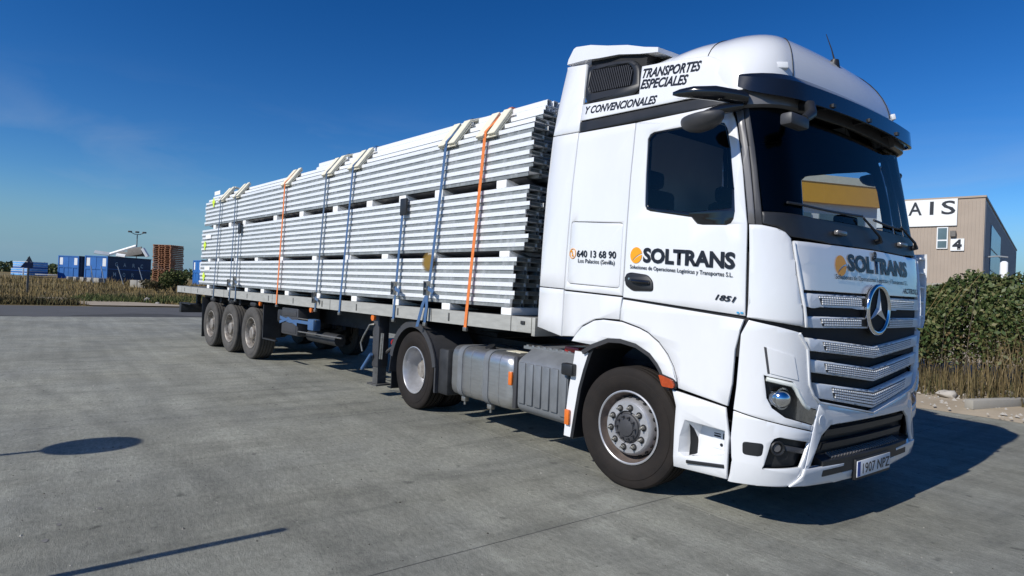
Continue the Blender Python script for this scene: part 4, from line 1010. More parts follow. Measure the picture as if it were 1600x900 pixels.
B3, o3 = bundle('profile_bundle', 'topmost bundle of white metal profiles with stepped-in upper rows and tubes', 2.838, 8, .0925, 1.44, -10.0, {6: 1, 7: 2}, [.95, -.25, -1.1, -2.0, -3.1, -4.4, -5.6, -7.3, -8.2, -9.3], .094)
# square tubes laid on the top bundle
def sq_tube_mesh(L, a, t_):
    bm = NB(); rr = []
    for x in (-L, 0):
        k_ = .012; rr.append([(x, y, z) for y, z in ((k_, 0), (a-k_, 0), (a, k_), (a, a-k_), (a-k_, a), (k_, a), (0, a-k_), (0, k_))])
    o4 = loft(bm, rr, caps=False)
    ri = loft(bm, [[(x, y, z) for y, z in ((k_, t_), (a-k_, t_), (a-t_, k_), (a-t_, a-k_), (a-k_, a-t_), (k_, a-t_), (t_, a-k_), (t_, k_))] for x in (-L, 0)], caps=False)
    for k in (0, 1):
        for i in range(8): bm.faces.new((o4[k][i], o4[k][(i+1) % 8], ri[k][(i+1) % 8], ri[k][i]))
    return finish(bm, 'square_tube', 25)
sqm = sq_tube_mesh(5.75, .074, .006)
zt = 2.838+8*.0925
for lay, (y0, cnt) in enumerate(((-.945, 22), (-.885, 21))):
    for c in range(cnt):
        o = link('square_tube', sqm, 'galv', B3); o.location = Vector((1.33+random.uniform(-.03, .03)-.02*lay, y0+c*.0865, zt+lay*.086))-o3
# lime spray marks at the rear end and a soft-edged mustard patch
for B, o_, z in ((B1, o1, 1.61), (B2, o2, 2.36), (B3, o3, 3.36)):
    x = -9.9 if B is not B3 else -9.35
    bm = NB(); box(bm, (x-.045, -LW-.0125, z-.10), (x+.045, -LW-.010, z+.10)); box(bm, (x-.10, -LW-.0128, z-.02), (x+.10, -LW-.0122, z+.05))
    ob = obj('spray_mark', bm, 'lime', B); ob.location = -o_
    bm = NB(); box(bm, (x+.05, -LW-.0125, z+.16), (x+.45, -LW-.010, z+.25)); ob = obj('paper_label', bm, 'foam', B); ob.location = -o_
st_ = bpy.data.materials.new('soft_mustard_patch'); st_.use_nodes = True; t = st_.node_tree
pb = t.nodes['Principled BSDF']; pb.inputs['Base Color'].default_value = (.25, .15, .02, 1); pb.inputs['Roughness'].default_value = .5
tcn = t.nodes.new('ShaderNodeTexCoord'); gr = t.nodes.new('ShaderNodeTexGradient'); gr.gradient_type = 'SPHERICAL'
mpn = t.nodes.new('ShaderNodeMapping'); mpn.inputs['Location'].default_value = (0, 0, 0); mpn.inputs['Scale'].default_value = (5.6, 1, 6.6)
r1 = t.nodes.new('ShaderNodeMapRange'); r1.inputs[1].default_value = .1; r1.inputs[2].default_value = .55; r1.inputs[4].default_value = .92
t.links.new(tcn.outputs['Object'], mpn.inputs[0]); t.links.new(mpn.outputs[0], gr.inputs[0]); t.links.new(gr.outputs['Fac'], r1.inputs[0]); t.links.new(r1.outputs[0], pb.inputs['Alpha'])
M['sticker'] = st_
bm = NB(); box(bm, (-.17, -.0005, -.12), (.17, .0005, .12)); ob = obj('mustard_patch', bm, 'sticker', B1); ob.location = Vector((-.36, -LW-.018, 1.925))-o1

# ================================================================== lashing straps and edge boards
ZTOP = zt+.18
def strap(label, color, xb, xt, over='top', ratchet=None, hook=False, tail=None):
    zc = {'top': 3.40, 'mid': 2.735}[over]
    S = tag(empty('lashing_strap', TW(xb, -1.25, ZR), PHI), label, 'strap', 'ratchet straps over the load'); off = Vector((xb, -1.25, ZR))
    bm = NB(); pts = []
    def add(x, y, z): pts.append(Vector((x, y, z))-off)
    for i in range(13):
        t_ = i/12; z = ZR-.05+(zc-ZR+.05)*t_; add(xb+(xt-xb)*t_, -1.262+(.0 if z < ZD else .018*min(1, (z-ZD)/1.5)), z)
    if over == 'top':
        add(xt+.01, -1.215, 3.44); add(xt+.02, -1.06, 3.600)
        if xt > -4.1: add(xt+.025, -.965, 3.70); add(xt+.03, -.90, 3.752)
        z_ = 3.758 if xt > -4.1 else 3.60
        add(xt+.03, -.80, z_); add(xt+.03, .82, z_); add(xt, 1.0, 3.66 if xt > -4.1 else 3.59); add(xt, 1.24, 3.38); add(xb, 1.265, ZR-.05)
    else:
        add(xt+.0, -1.235, 2.765); add(xt, -1.15, 2.762); add(xt, 1.15, 2.762); add(xt, 1.262, 2.72); add(xb, 1.265, ZR-.05)
    ribbon(bm, pts, (1, 0, 0), .05, .004); obj('webbing', bm, color, S, smooth=0)
    if ratchet:
        z = ratchet; x = xb+(xt-xb)*(z-ZR)/(zc-ZR)
        bm = NB()
        for dx in (-.034, .034): box(bm, Vector((x+dx-.003, -1.315, z-.10))-off, Vector((x+dx+.003, -1.262, z+.08))-off)
        cyl(bm, Vector((x-.045, -1.285, z-.02))-off, Vector((x+.045, -1.285, z-.02))-off, .018, n=10)
        cyl(bm, Vector((x-.04, -1.30, z+.07))-off, Vector((x+.04, -1.30, z+.07))-off, .009, n=8)
        obj('ratchet', bm, 'steel', S)
        bm = NB(); ribbon(bm, [Vector((x+.03, -1.29, z))-off, Vector((x+.09, -1.31, z-.02))-off, Vector((x+.15, -1.29, z-.05))-off, Vector((x+.10, -1.285, z-.09))-off], (.2, .3, 1), .045, .004); obj('strap_tail', bm, color, S, smooth=0)
    if tail:
        x = xb+(xt-xb)*.1; bm = NB()
        ribbon(bm, [Vector((x+.02, -1.285, 1.50))-off, Vector((x-.03, -1.30, 1.38))-off, Vector((x-.12, -1.31, 1.10))-off], (1, .2, .1), .05, .006)
        ribbon(bm, [Vector((x+.03, -1.285, 1.50))-off, Vector((x+.06, -1.30, 1.36))-off, Vector((x+.05, -1.31, 1.22))-off], (1, .2, .1), .045, .006); obj('strap_tail', bm, color, S, smooth=0)
    if over == 'mid':
        bm = NB(); box(bm, Vector((xt-.06, -1.262, 2.55))-off, Vector((xt+.09, -1.232, 2.775))-off, .008); obj('corner_sleeve', bm, 'black', S)
    bm = NB(); bx_ = Vector((xb, -1.265, ZR-.03)); box(bm, bx_+Vector((-.03, -.008, -.035))-off, bx_+Vector((.03, .03, .01))-off, .004); obj('hook', bm, 'steel', S)
    return S
strap('orange strap nearest the cab, running down the load front', 'straporange', .50, .70)
strap('blue strap next to the orange one nearest the cab, looped tail by the rail', 'strapblue', -.33, -.05, ratchet=1.60, tail=True)
strap('bright blue strap with black sleeve ending atop the middle bundle near the cab', 'strapblue', -1.08, -.97, over='mid', ratchet=1.58)
strap('blue strap at mid load, right-hand one of the close pair', 'strapblue', -2.66, -2.44)
strap('slate blue strap at mid load, left-hand one of the close pair', 'strapdark', -3.52, -3.34, ratchet=1.36)
strap('orange strap in the rear half of the load', 'straporange', -5.16, -5.05)
strap('dark blue strap with black sleeve reaching only the middle bundle near the rear', 'strapdark', -7.42, -7.38, over='mid', ratchet=1.56)
strap('slate blue strap near the rear, second boarded one from the tail', 'strapdark', -7.80, -7.72, ratchet=1.50)
strap('slate blue strap closest to the tail of the trailer', 'strapdark', -8.92, -8.71)
def edge_board(label, x, two=True, tilt=0.0):
    z0, y0 = 3.33, -1.262
    B = tag(empty('edge_board', TW(x, -1.2, 3.40), PHI), label, 'edge board', 'cream edge boards under the straps'); off = Vector((x, -1.2, 3.40))
    A, Bp = Vector((0, -1.248, 3.335)), Vector((0, -1.005, 3.66)); d = (Bp-A).normalized(); nn = Vector((0, -d.z, d.y))
    def plank(name, x0, x1, P0, P1, n_, th):
        bm = NB(); vs_ = []
        for xx in (x0, x1):
            vs_.append([bm.verts.new(Vector((xx+x, 0, 0))+p-off+Vector((tilt*(p.z-3.3), 0, 0))) for p in (P0, P1, P1+n_*th, P0+n_*th)])
        a, b = vs_
        for i in range(4): bm.faces.new((a[i], a[(i+1) % 4], b[(i+1) % 4], b[i]))
        bm.faces.new(a[::-1]); bm.faces.new(b)
        bmesh.ops.recalc_face_normals(bm, faces=bm.faces); bmesh.ops.bevel(bm, geom=bm.edges[:], offset=.005, segments=1, affect='EDGES')
        obj(name, bm, 'cream', B, smooth=30)
    base = A-nn*.022
    plank('board_back', -.165, .165, base, Bp-nn*.022, nn, .018)
    plank('board_strip', -.165, -.032, A, Bp, nn, .035)
    plank('board_strip', .038, .165, A+d*.01, Bp+d*.015, nn, .035)
    if two:
        C0 = Bp+Vector((0, .012, .008)); C1 = Vector((0, -.72, 3.77 if x > -4.1 else 3.62)); d2 = (C1-C0).normalized(); n2 = Vector((0, -d2.z, d2.y))
        plank('board_strip', .04, .15, C0, C1, n2, .03)
for lab, x, tw in (('cream edge board under the orange strap nearest the cab', .72, False), ('cream edge board under the blue strap beside the orange one nearest the cab', -.03, True), ('cream edge board at mid load, right-hand one of the close pair', -2.42, False), ('cream edge board at mid load, left-hand one of the close pair', -3.32, True), ('cream edge board under the rear orange strap', -5.03, False), ('cream edge board near the rear, second from the tail', -7.70, False), ('cream edge board closest to the tail of the load', -8.69, True)):
    edge_board(lab, x, tw)
# ================================================================== setting
def ramp_mat(name, cols, scale=1.0, rough=.9, detail=8, bump=0.0, bscale=60, pos=None, per_island=False, big=None, spec=.3, transl=0.0):
    m = bpy.data.materials.new(name); m.use_nodes = True; t = m.node_tree; b = t.nodes['Principled BSDF']
    b.inputs['Roughness'].default_value = rough; b.inputs['Specular IOR Level'].default_value = spec
    g = t.nodes.new('ShaderNodeNewGeometry'); r = t.nodes.new('ShaderNodeValToRGB')
    els = r.color_ramp.elements; n = len(cols)
    while len(els) < n: els.new(.5)
    for i, c in enumerate(cols): els[i].position = pos[i] if pos else i/(n-1); els[i].color = tuple(c)+(1,)
    if per_island: t.links.new(g.outputs['Random Per Island'], r.inputs[0])
    else:
        nz_ = t.nodes.new('ShaderNodeTexNoise'); nz_.inputs['Scale'].default_value = scale; nz_.inputs['Detail'].default_value = detail; nz_.inputs['Roughness'].default_value = .65
        t.links.new(g.outputs['Position'], nz_.inputs['Vector']); t.links.new(nz_.outputs['Fac'], r.inputs[0])
    out = r.outputs[0]
    t.links.new(out, b.inputs['Base Color'])
    if bump:
        n2 = t.nodes.new('ShaderNodeTexNoise'); n2.inputs['Scale'].default_value = bscale; n2.inputs['Detail'].default_value = 5
        t.links.new(g.outputs['Position'], n2.inputs['Vector']); bp = t.nodes.new('ShaderNodeBump'); bp.inputs['Strength'].default_value = bump; bp.inputs['Distance'].default_value = .01
        t.links.new(n2.outputs['Fac'], bp.inputs['Height']); t.links.new(bp.outputs[0], b.inputs['Normal'])
    return m
def concrete_mat():
    m = bpy.data.materials.new('yard_concrete'); m.use_nodes = True; t = m.node_tree; b = t.nodes['Principled BSDF']; L = t.links.new
    g = t.nodes.new('ShaderNodeNewGeometry')
    def noise(sc, det=6, ro=.6, stretch=None, rot=0, dist=0):
        n = t.nodes.new('ShaderNodeTexNoise'); n.inputs['Scale'].default_value = sc; n.inputs['Detail'].default_value = det; n.inputs['Roughness'].default_value = ro; n.inputs['Distortion'].default_value = dist
        if stretch:
            mp_ = t.nodes.new('ShaderNodeMapping'); mp_.inputs['Scale'].default_value = stretch; mp_.inputs['Rotation'].default_value = (0, 0, rot); L(g.outputs['Position'], mp_.inputs[0]); L(mp_.outputs[0], n.inputs['Vector'])
        else: L(g.outputs['Position'], n.inputs['Vector'])
        return n.outputs['Fac']
    def mr(src, a, b_, c, d):
        n = t.nodes.new('ShaderNodeMapRange'); n.inputs[1].default_value = a; n.inputs[2].default_value = b_; n.inputs[3].default_value = c; n.inputs[4].default_value = d; L(src, n.inputs[0]); return n.outputs[0]
    def mul(a, b_):
        n = t.nodes.new('ShaderNodeMath'); n.operation = 'MULTIPLY'; L(a, n.inputs[0]); L(b_, n.inputs[1]); return n.outputs[0]
    big = mr(noise(.45, 5, .6, dist=.5), .3, .72, .70, 1.12)          # broad stains
    mid = mr(noise(2.6, 8, .72), .25, .75, .74, 1.16)
    fine = mr(noise(24, 6, .8, (.6, 1.3, 1), .3), .25, .75, .60, 1.36)
    grit = mr(noise(130, 3, .75), .3, .7, .72, 1.26)
    streak = mr(noise(1.0, 6, .6, (.22, 3.4, 1), .1), .35, .75, 1.10, .80)   # tyre and broom streaks along the yard
    streak2 = mr(noise(1.3, 7, .62, (3.0, .3, 1), .55, .5), .5, .75, 1.06, .74)
    spots = mr(noise(5.5, 3, .5), .66, .73, 1.0, .58)
    dt = t.nodes.new('ShaderNodeVectorMath'); dt.operation = 'DOT_PRODUCT'; dt.inputs[1].default_value = (-.2075, .978, 0); L(g.outputs['Position'], dt.inputs[0])
    of = t.nodes.new('ShaderNodeMath'); of.operation = 'ADD'; of.inputs[1].default_value = 3.554; L(dt.outputs['Value'], of.inputs[0])
    ab = t.nodes.new('ShaderNodeMath'); ab.operation = 'ABSOLUTE'; wob = mr(noise(1.7, 4), 0, 1, -.16, .16); ad = t.nodes.new('ShaderNodeMath'); ad.operation = 'ADD'; L(of.outputs[0], ad.inputs[0]); L(wob, ad.inputs[1]); L(ad.outputs[0], ab.inputs[0])
    track = mr(ab.outputs[0], .02, .16, .84, 1.0)                       # an old dark scuff line across the slabs
    pits = mr(noise(70, 2, .5), .66, .74, 1.0, .62)
    v = mul(mul(mul(big, mid), mul(fine, grit)), mul(mul(mul(streak, streak2), spots), mul(track, pits)))
    mx_ = t.nodes.new('ShaderNodeMix'); mx_.data_type = 'RGBA'; mx_.blend_type = 'MULTIPLY'; mx_.inputs[0].default_value = 1.0
    cr_ = t.nodes.new('ShaderNodeValToRGB'); cr_.color_ramp.elements[0].position = .35; cr_.color_ramp.elements[1].position = .65
    cr_.color_ramp.elements[0].color = (.305, .300, .245, 1); cr_.color_ramp.elements[1].color = (.302, .302, .258, 1); L(noise(.6, 5), cr_.inputs[0])
    L(cr_.outputs[0], mx_.inputs[6])
    cb = t.nodes.new('ShaderNodeCombineColor'); L(v, cb.inputs[0]); L(v, cb.inputs[1]); L(v, cb.inputs[2]); L(cb.outputs[0], mx_.inputs[7])
    L(mx_.outputs[2], b.inputs['Base Color']); b.inputs['Roughness'].default_value = .82; b.inputs['Specular IOR Level'].default_value = .35
    bp = t.nodes.new('ShaderNodeBump'); bp.inputs['Strength'].default_value = .8; bp.inputs['Distance'].default_value = .008; L(mul(fine, grit), bp.inputs['Height']); L(bp.outputs[0], b.inputs['Normal'])
    return m
M['conc'] = concrete_mat()
M['joint'] = mat('joint_filler', (.05, .047, .042), .9, var=.3, vscale=3)
M['asphalt'] = ramp_mat('asphalt', [(.075, .074, .073), (.125, .122, .116)], .8, .85, bump=.4, bscale=80)
M['stain'] = ramp_mat('oil_stain', [(.12, .115, .105), (.24, .23, .21)], 9, .7)
M['gritmix'] = ramp_mat('mixed_grit', [(.04, .036, .03), (.12, .11, .09), (.42, .40, .35)], per_island=True, rough=.9)
M['soil'] = ramp_mat('dry_soil', [(.25, .20, .135), (.36, .30, .22), (.46, .40, .31)], 1.3, .95, bump=.8, bscale=14)
M['field'] = ramp_mat('dry_field', [(.10, .085, .035), (.20, .145, .065), (.17, .13, .05), (.075, .085, .03)], .35, .95, bump=.8, bscale=8, pos=[.3, .45, .58, .7])
M['stone'] = ramp_mat('pale_stone', [(.34, .31, .27), (.5, .47, .42)], 6, .9)
M['precast'] = ramp_mat('precast_concrete', [(.27, .255, .22), (.38, .36, .32)], 5, .9, bump=.2)
M['drygrass'] = ramp_mat('dry_grass', [(.10, .078, .03), (.22, .155, .06), (.33, .24, .105), (.14, .12, .045)], per_island=True, rough=.8)
M['weeds'] = ramp_mat('brown_weeds', [(.055, .045, .022), (.11, .085, .035), (.07, .075, .03)], per_island=True, rough=.85)
M['greengrass'] = ramp_mat('green_grass', [(.05, .075, .018), (.085, .11, .03), (.13, .13, .045)], per_island=True, rough=.8)
M['stalk'] = ramp_mat('brown_stalk', [(.075, .055, .025), (.15, .11, .05), (.25, .19, .095), (.10, .09, .035)], per_island=True, rough=.85)
M['leaf'] = ramp_mat('bramble_leaf', [(.030, .055, .014), (.052, .085, .022), (.08, .105, .032), (.105, .125, .04), (.15, .135, .055)], per_island=True, rough=.55, spec=.4)
M['leafdry'] = ramp_mat('withered_leaf', [(.10, .07, .03), (.17, .115, .05), (.08, .08, .03)], per_island=True, rough=.8)
M['bark'] = mat('bark', (.09, .07, .05), .9, var=.3)
M['cblue'] = mat('container_blue', (.03, .15, .44), .5, var=.16, vscale=1.2)
M['cblue_shade'] = mat('container_shaded_blue', (.014, .03, .085), .55, var=.15, vscale=1.0)  # container blue darkened, the shade of the sunless sides put into it
M['paleblue'] = mat('pale_blue_film', (.16, .42, .78), .35, var=.25, vscale=1.5)
M['wood'] = mat('pallet_wood', (.33, .15, .075), .8, var=.22, vscale=3)
M['steelgrey'] = mat('weathered_post', (.16, .15, .135), .7, var=.2)
M['panelgrey'] = mat('sheet_metal', (.40, .43, .45), .4, metal=.4, var=.15, vscale=.8)
M['navy'] = mat('navy_sign', (.03, .045, .10), .5, var=.1)
M['cream_wall'] = mat('beige_cladding', (.37, .30, .235), .65, var=.05, vscale=1.0)
M['grey_wall'] = mat('grey_cladding', (.34, .34, .34), .6, var=.06, vscale=1.0)
M['signwhite'] = mat('sign_white', (.80, .81, .80), .5, var=.02)
M['wglass'] = mat('window_glass', (.10, .14, .15), .12, var=.2, vscale=.8, spec=.8)
M['blueglass'] = mat('translucent_sheet', (.22, .33, .42), .25, var=.15, vscale=.7)
M['yellow'] = mat('yellow_fascia', (.80, .40, .02), .5, var=.05)
M['wallwhite'] = mat('white_render', (.70, .71, .70), .7, var=.05)

# ---- ground sheet, concrete slabs, asphalt strip
bm = NB(); v = [bm.verts.new(p) for p in ((-1500, -1500, -.06), (1500, -1500, -.06), (1500, 1500, -.06), (-1500, 1500, -.06))]; bm.faces.new(v)
g = obj('ground', bm, 'field', smooth=0); tag(g, 'flat ground stretching to the horizon', 'ground', kind='structure')
bm = NB(); v = [bm.verts.new(p) for p in ((-31, -40, -.0025), (40, -40, -.0025), (40, 6.15, -.0025), (-31, 6.15, -.0025))]; bm.faces.new(v)
yard = obj('yard', bm, 'joint', smooth=0); tag(yard, 'grey concrete lorry yard of large cast slabs', 'yard', kind='structure')
SX_, SY_ = 4.7, 7.2
sm = None
for i in range(-5, 8):
    for j in range(-5, 2):
        x0 = .364+SX_*i; y1 = 6.15+SY_*(j-1)
        if sm is None:
            bm = NB(); box(bm, (0.004, 0.004, -.05), (SX_-.004, SY_-.004, 0)); sm = finish(bm, 'slab', 30)
        o = link('slab', sm, 'conc', yard); o.location = (x0, y1, 0)
rq = random.Random(5); bm = NB(); ed = [(-31, -60)]+[(-24.2+.9*sin(k*.37)+rq.uniform(-.5, .5), -60+66*k/150) for k in range(151)]+[(-31, 6.1)]
for k in range(1, 151): bm.faces.new([bm.verts.new(p) for p in ((-31, ed[k][1], .002), (ed[k][0], ed[k][1], .002), (ed[k+1][0], ed[k+1][1], .002), (-31, ed[k+1][1], .002))])
rd = obj('road', bm, 'asphalt', smooth=0); tag(rd, 'dark asphalt road along the far edge of the yard', 'road', kind='structure')
for k, (x, y, r) in enumerate(((-1.05, -5.05, .022), (-1.3, -4.98, .018), (-1.5, -4.75, .02), (-2.1, -4.6, .016), (-2.3, -2.2, .02), (1.35, -2.1, .02), (1.2, -2.35, .015), (2.3, -2.9, .03))):
    bm = NB(); n = 14; c = [bm.verts.new((x+r*(1+.35*random.random())*cos(2*pi*i/n)*1.3, y+r*(1+.35*random.random())*sin(2*pi*i/n)*.6, .0035)) for i in range(n)]; bm.faces.new(c)
    obj('tar_spot', bm, M['stain'], yard, smooth=0)

V, Fc = [], []; rgr = random.Random(11)
for _ in range(3600):   # grit lying on the slabs
    x = rgr.uniform(-10, 5); y = rgr.uniform(-5.6, 0.2); s = rgr.uniform(.002, .0065)*(1.8 if rgr.random() < .06 else 1); i = len(V)
    V += [(x+s*cos(a)*rgr.uniform(.7, 1.4), y+s*sin(a)*rgr.uniform(.7, 1.4), 0) for a in (0, 1.57, 3.14, 4.71)]+[(x, y, s*.9)]; Fc += [(i, i+1, i+4), (i+1, i+2, i+4), (i+2, i+3, i+4), (i+3, i, i+4)]
me = bpy.data.meshes.new('grit'); me.from_pydata(V, [], Fc); me.update(); tag(link('grit', me, 'gritmix'), 'fine grit scattered over the concrete yard', 'grit', kind='stuff')
# ---- far field, rising gently
bm = NB(); nx, ny = 40, 40; V = []
for i in range(nx+1):
    f = i/nx; x = -31-260*f**2.2
    row = []
    for j in range(ny+1):
        y = -160+320*j/ny; d = -31-x
        z = .0+.72*min(1, d/32)**1.3+.35*max(0, (d-40))/100+.05*sin(x*.4+y*.3)*min(1, d/6)
        row.append(bm.verts.new((x, y, z)))
    V.append(row)
for i in range(nx):
    for j in range(ny): bm.faces.new((V[i][j], V[i][j+1], V[i+1][j+1], V[i+1][j]))
fld = obj('field', bm, 'field'); tag(fld, 'rough dry field beyond the road', 'field', kind='structure')
def fz(x, y):
    d = max(0, -31-x); return .72*min(1, d/32)**1.3+.35*max(0, (d-40))/100
bm = NB(); pth = []
for t in range(13):
    f = t/12; x = -31.2-6.5*f; yc = -.8-4.2*f; wd = 2.6-1.9*f
    pth.append([(x, yc-wd, fz(x, 0)+.05), (x, yc, fz(x, 0)+.055), (x, yc+wd, fz(x, 0)+.05)])
loft(bm, pth, close_u=False, caps=False); pa = obj('dirt_path', bm, 'soil'); tag(pa, 'pale dirt path leading into the dry field', 'path', kind='structure')

def mesh_from(name, verts, faces, m, parent=None):
    me = bpy.data.meshes.new(name); me.from_pydata(verts, [], faces); me.update(); return link(name, me, m, parent)
rg = random.Random(3)
def grass(name, label, m, n, spot, h0, h1, w0, lean=.35, parent=None):
    V, Fc = [], []
    for _ in range(n):
        x, y, z, k = spot()
        h = rg.uniform(h0, h1)*k; a = rg.uniform(0, 2*pi); l = rg.gauss(0, lean)*h; b = rg.uniform(0, 2*pi); wd = w0*rg.uniform(.6, 1.5)
        dx, dy = cos(a)*wd, sin(a)*wd; lx, ly = cos(b)*l, sin(b)*l; i = len(V)
        V += [(x-dx, y-dy, z), (x+dx, y+dy, z), (x+dx*.6+lx*.45, y+dy*.6+ly*.45, z+h*.6), (x-dx*.6+lx*.45, y-dy*.6+ly*.45, z+h*.6), (x+lx, y+ly, z+h)]
        Fc += [(i, i+1, i+2, i+3), (i+3, i+2, i+4)]
    o = mesh_from(name, V, Fc, m, parent)
    if label: tag(o, label, name.replace('_', ' '), kind='stuff')
    return o
def sp_field():
    while True:
        x = -31.6-rg.random()**1.4*34; y = rg.uniform(-20, 22)
        f = (-31.2-x)/6.5
        if 0 < f < 1.0 and abs(y-(-.8-4.2*f)) < 2.5-1.8*f: continue
        k = .7+.5*sin(x*.7+y*.45)*sin(y*.6-1)
        return x, y, fz(x, y)-.02, max(.35, k)
grass('dry_grass', 'tan dry grass covering the field beyond the road', 'drygrass', 32000, sp_field, .16, .58, .02)
def sp_weed():
    x = -31.4-rg.random()*2.6; y = rg.choice([rg.uniform(-16, -3.9), rg.uniform(1.6, 20)]); return x, y, fz(x, y)-.02, 1
grass('weeds', 'low brown weeds along the road edge at left', 'weeds', 9000, sp_weed, .12, .42, .022, .6)
def sp_green():
    x = -34.5-rg.random()*5.5; y = rg.uniform(-4.5, 3.5)+(-34-x)*.2; return x, y, fz(x, y)-.02, 1
grass('green_grass', 'strip of green grass behind the dirt path', 'greengrass', 9000, sp_green, .10, .34, .02, .5)
# far dark scrub on the skyline
def leaf_cloud(n, spot, size, V, Fc, flat=.5):
    for _ in range(n):
        x, y, z = spot(); s = size*rg.uniform(.55, 1.4); a = Vector((rg.gauss(0, 1), rg.gauss(0, 1), rg.gauss(0, 1)*flat)).normalized(); b = a.orthogonal().normalized(); b = Matrix.Rotation(rg.uniform(0, 6.28), 3, a) @ b; c = a.cross(b); i = len(V); p = Vector((x, y, z))
        V += [tuple(p-b*s), tuple(p+c*s*.55), tuple(p+b*s), tuple(p-c*s*.55)]; Fc.append((i, i+1, i+2, i+3))
V, Fc = [], []
def sp_far():
    y = rg.uniform(-60, 70); x = -130+rg.uniform(-4, 4)+.1*y; hh = 1.2+1.6*max(0, sin(y*.31)*sin(y*.11+1.5))+.6*rg.random(); return x, y, fz(x, y)+rg.random()*hh
leaf_cloud(14000, sp_far, .30, V, Fc); o = mesh_from('far_scrub', V, Fc, 'leaf'); tag(o, 'dark scrub along the far skyline', 'scrub', kind='stuff')

# ---- yard objects at left: containers, pallets, pile, posts
def container(label, cx, cy, z0, rot, lettered=False, L=6.0, W=2.4, H=2.55):
    root = tag(empty('waste_container', (cx, cy, z0), rot), label, 'container', 'blue containers in the field')
    # door end faces local -Y (width along x: 0..-W), long side faces +X (length along +Y)
    bm = NB(); box(bm, (-W, 0, 0), (0, L, .12)); box(bm, (-W, .0, .12), (-W+.05, L, H)); box(bm, (-W, L-.05, .12), (0, L, H)); box(bm, (-.05, 0.03, .12), (-.005, L, H)); obj('body', bm, 'cblue_shade', root, smooth=0)
    for i in range(int(L/.42)):
        bm = NB(); y = .2+.42*i; box(bm, (-.004, y, .16), (.035, y+.16, H-.1), .008); 
        obj('side_rib', bm, 'cblue_shade', root, smooth=30) if not lettered else bm.free()
    bm = NB(); box(bm, (-.02, -.01, H-.10), (.05, L+.01, H+.02), .01); obj('top_rail', bm, 'cblue_shade', root)
    bm = NB(); box(bm, (-W-.02, -.05, 0), (-W+.10, .05, H)); box(bm, (-.10, -.05, 0), (.02, .05, H)); box(bm, (-W, -.04, H-.10), (0, .05, H)); box(bm, (-W, -.04, 0), (0, .05, .12)); obj('door_frame', bm, 'cblue', root, smooth=0)
    for x0, x1 in ((-W+.11, -W/2-.02), (-W/2+.02, -.11)):
        bm = NB(); box(bm, (x0, -.005, .13), (x1, .03, H-.11)); dr = obj('door_leaf', bm, 'cblue', root, smooth=0)
        bm = NB(); box(bm, (x0, -.05, 1.22), (x1, -.006, 1.40)); xm = (x0+x1)/2; box(bm, (xm-.05, -.045, .13), (xm+.05, -.006, 1.22)); obj('door_rib', bm, 'cblue', dr, smooth=0)
        bm = NB(); s0 = x0+.05 if x0 < -W/2 else x1-.42; box(bm, (s0, -.012, 1.55), (s0+.36, -.0055, H-.22)); obj('sticker', bm, 'signwhite', dr, smooth=0)
    if lettered:
        fn = lambda u, v, h: Vector((.010+h*.2, u, v))
        for s, y, z in (('G', .95, 1.62), ('A', 2.05, 1.60), ('R', 3.3, 1.58), ('C', 4.45, 1.56), ('M', .75, .62), ('O', 2.0, .60), ('R', 3.2, .58), ('Y', 4.4, .56)):
            lettering(s, 'panelgrey', root, fn, y, y+.36, z, z, .40, bold=.01, lift=.01)
        bm = NB(); box(bm, (-.004, 0, 1.28), (.02, L, 1.34)); obj('side_rail', bm, 'cblue', root, smooth=0)
    return root
container('blue waste container farthest left, doors facing the yard', -79.62, -2.44, .70, radians(48))
container('blue waste container with letters on its shaded long side', -68.15, -.51, .62, radians(46), True)
container('bright blue container just behind the trailer tail', -67.05, 7.59, .72, radians(8))
# scrap sheets heaped above the lettered container
for lab, pts, wd, m in (('long white tilted sheet on the scrap heap above the lettered container', [(-69.21, -0.27, 3.42), (-67.67, 1.77, 4.32)], .28, 'signwhite'),
                    ('grey folded sheet hanging at the right of the scrap heap', [(-67.56, 1.09, 3.6), (-66.74, 2.18, 3.91)], .75, 'steelgrey'),
                    ('low grey sheet at the left of the scrap heap', [(-71.34, -1.44, 3.6), (-70.41, -0.19, 3.44)], .35, 'panelgrey'),
                    ('steep pale sheet at the right end of the scrap heap', [(-66.12, 2.17, 4.08), (-65.8, 2.59, 3.29)], .35, 'signwhite'),
                    ('wide grey sheet lying across the scrap heap', [(-68.56, 0.27, 3.44), (-66.85, 2.54, 3.56)], .5, 'steelgrey'),
                    ('small white sheet lying low on the scrap heap', [(-67.64, 0.15, 3.35), (-67.12, 0.85, 3.26)], .3, 'signwhite')):
    a, b = Vector(pts[0]), Vector(pts[1]); d = (b-a); n = d.normalized().cross(Vector((1, .15, .25))).normalized(); s2 = n.cross(d.normalized())
    bm = NB(); loft(bm, [[p-n*wd*.5-s2*.04, p+n*wd*.5-s2*.04, p+n*wd*.5+s2*.04, p+s2*.10, p-n*wd*.5+s2*.04] for p in (a, a.lerp(b, .5), b)])
    c = a.lerp(b, .5)
    for v in bm.verts: v.co -= c
    o = obj('scrap_sheet', bm, m, smooth=20); o.location = c; tag(o, lab, 'sheet', 'scrap sheets on the heap')
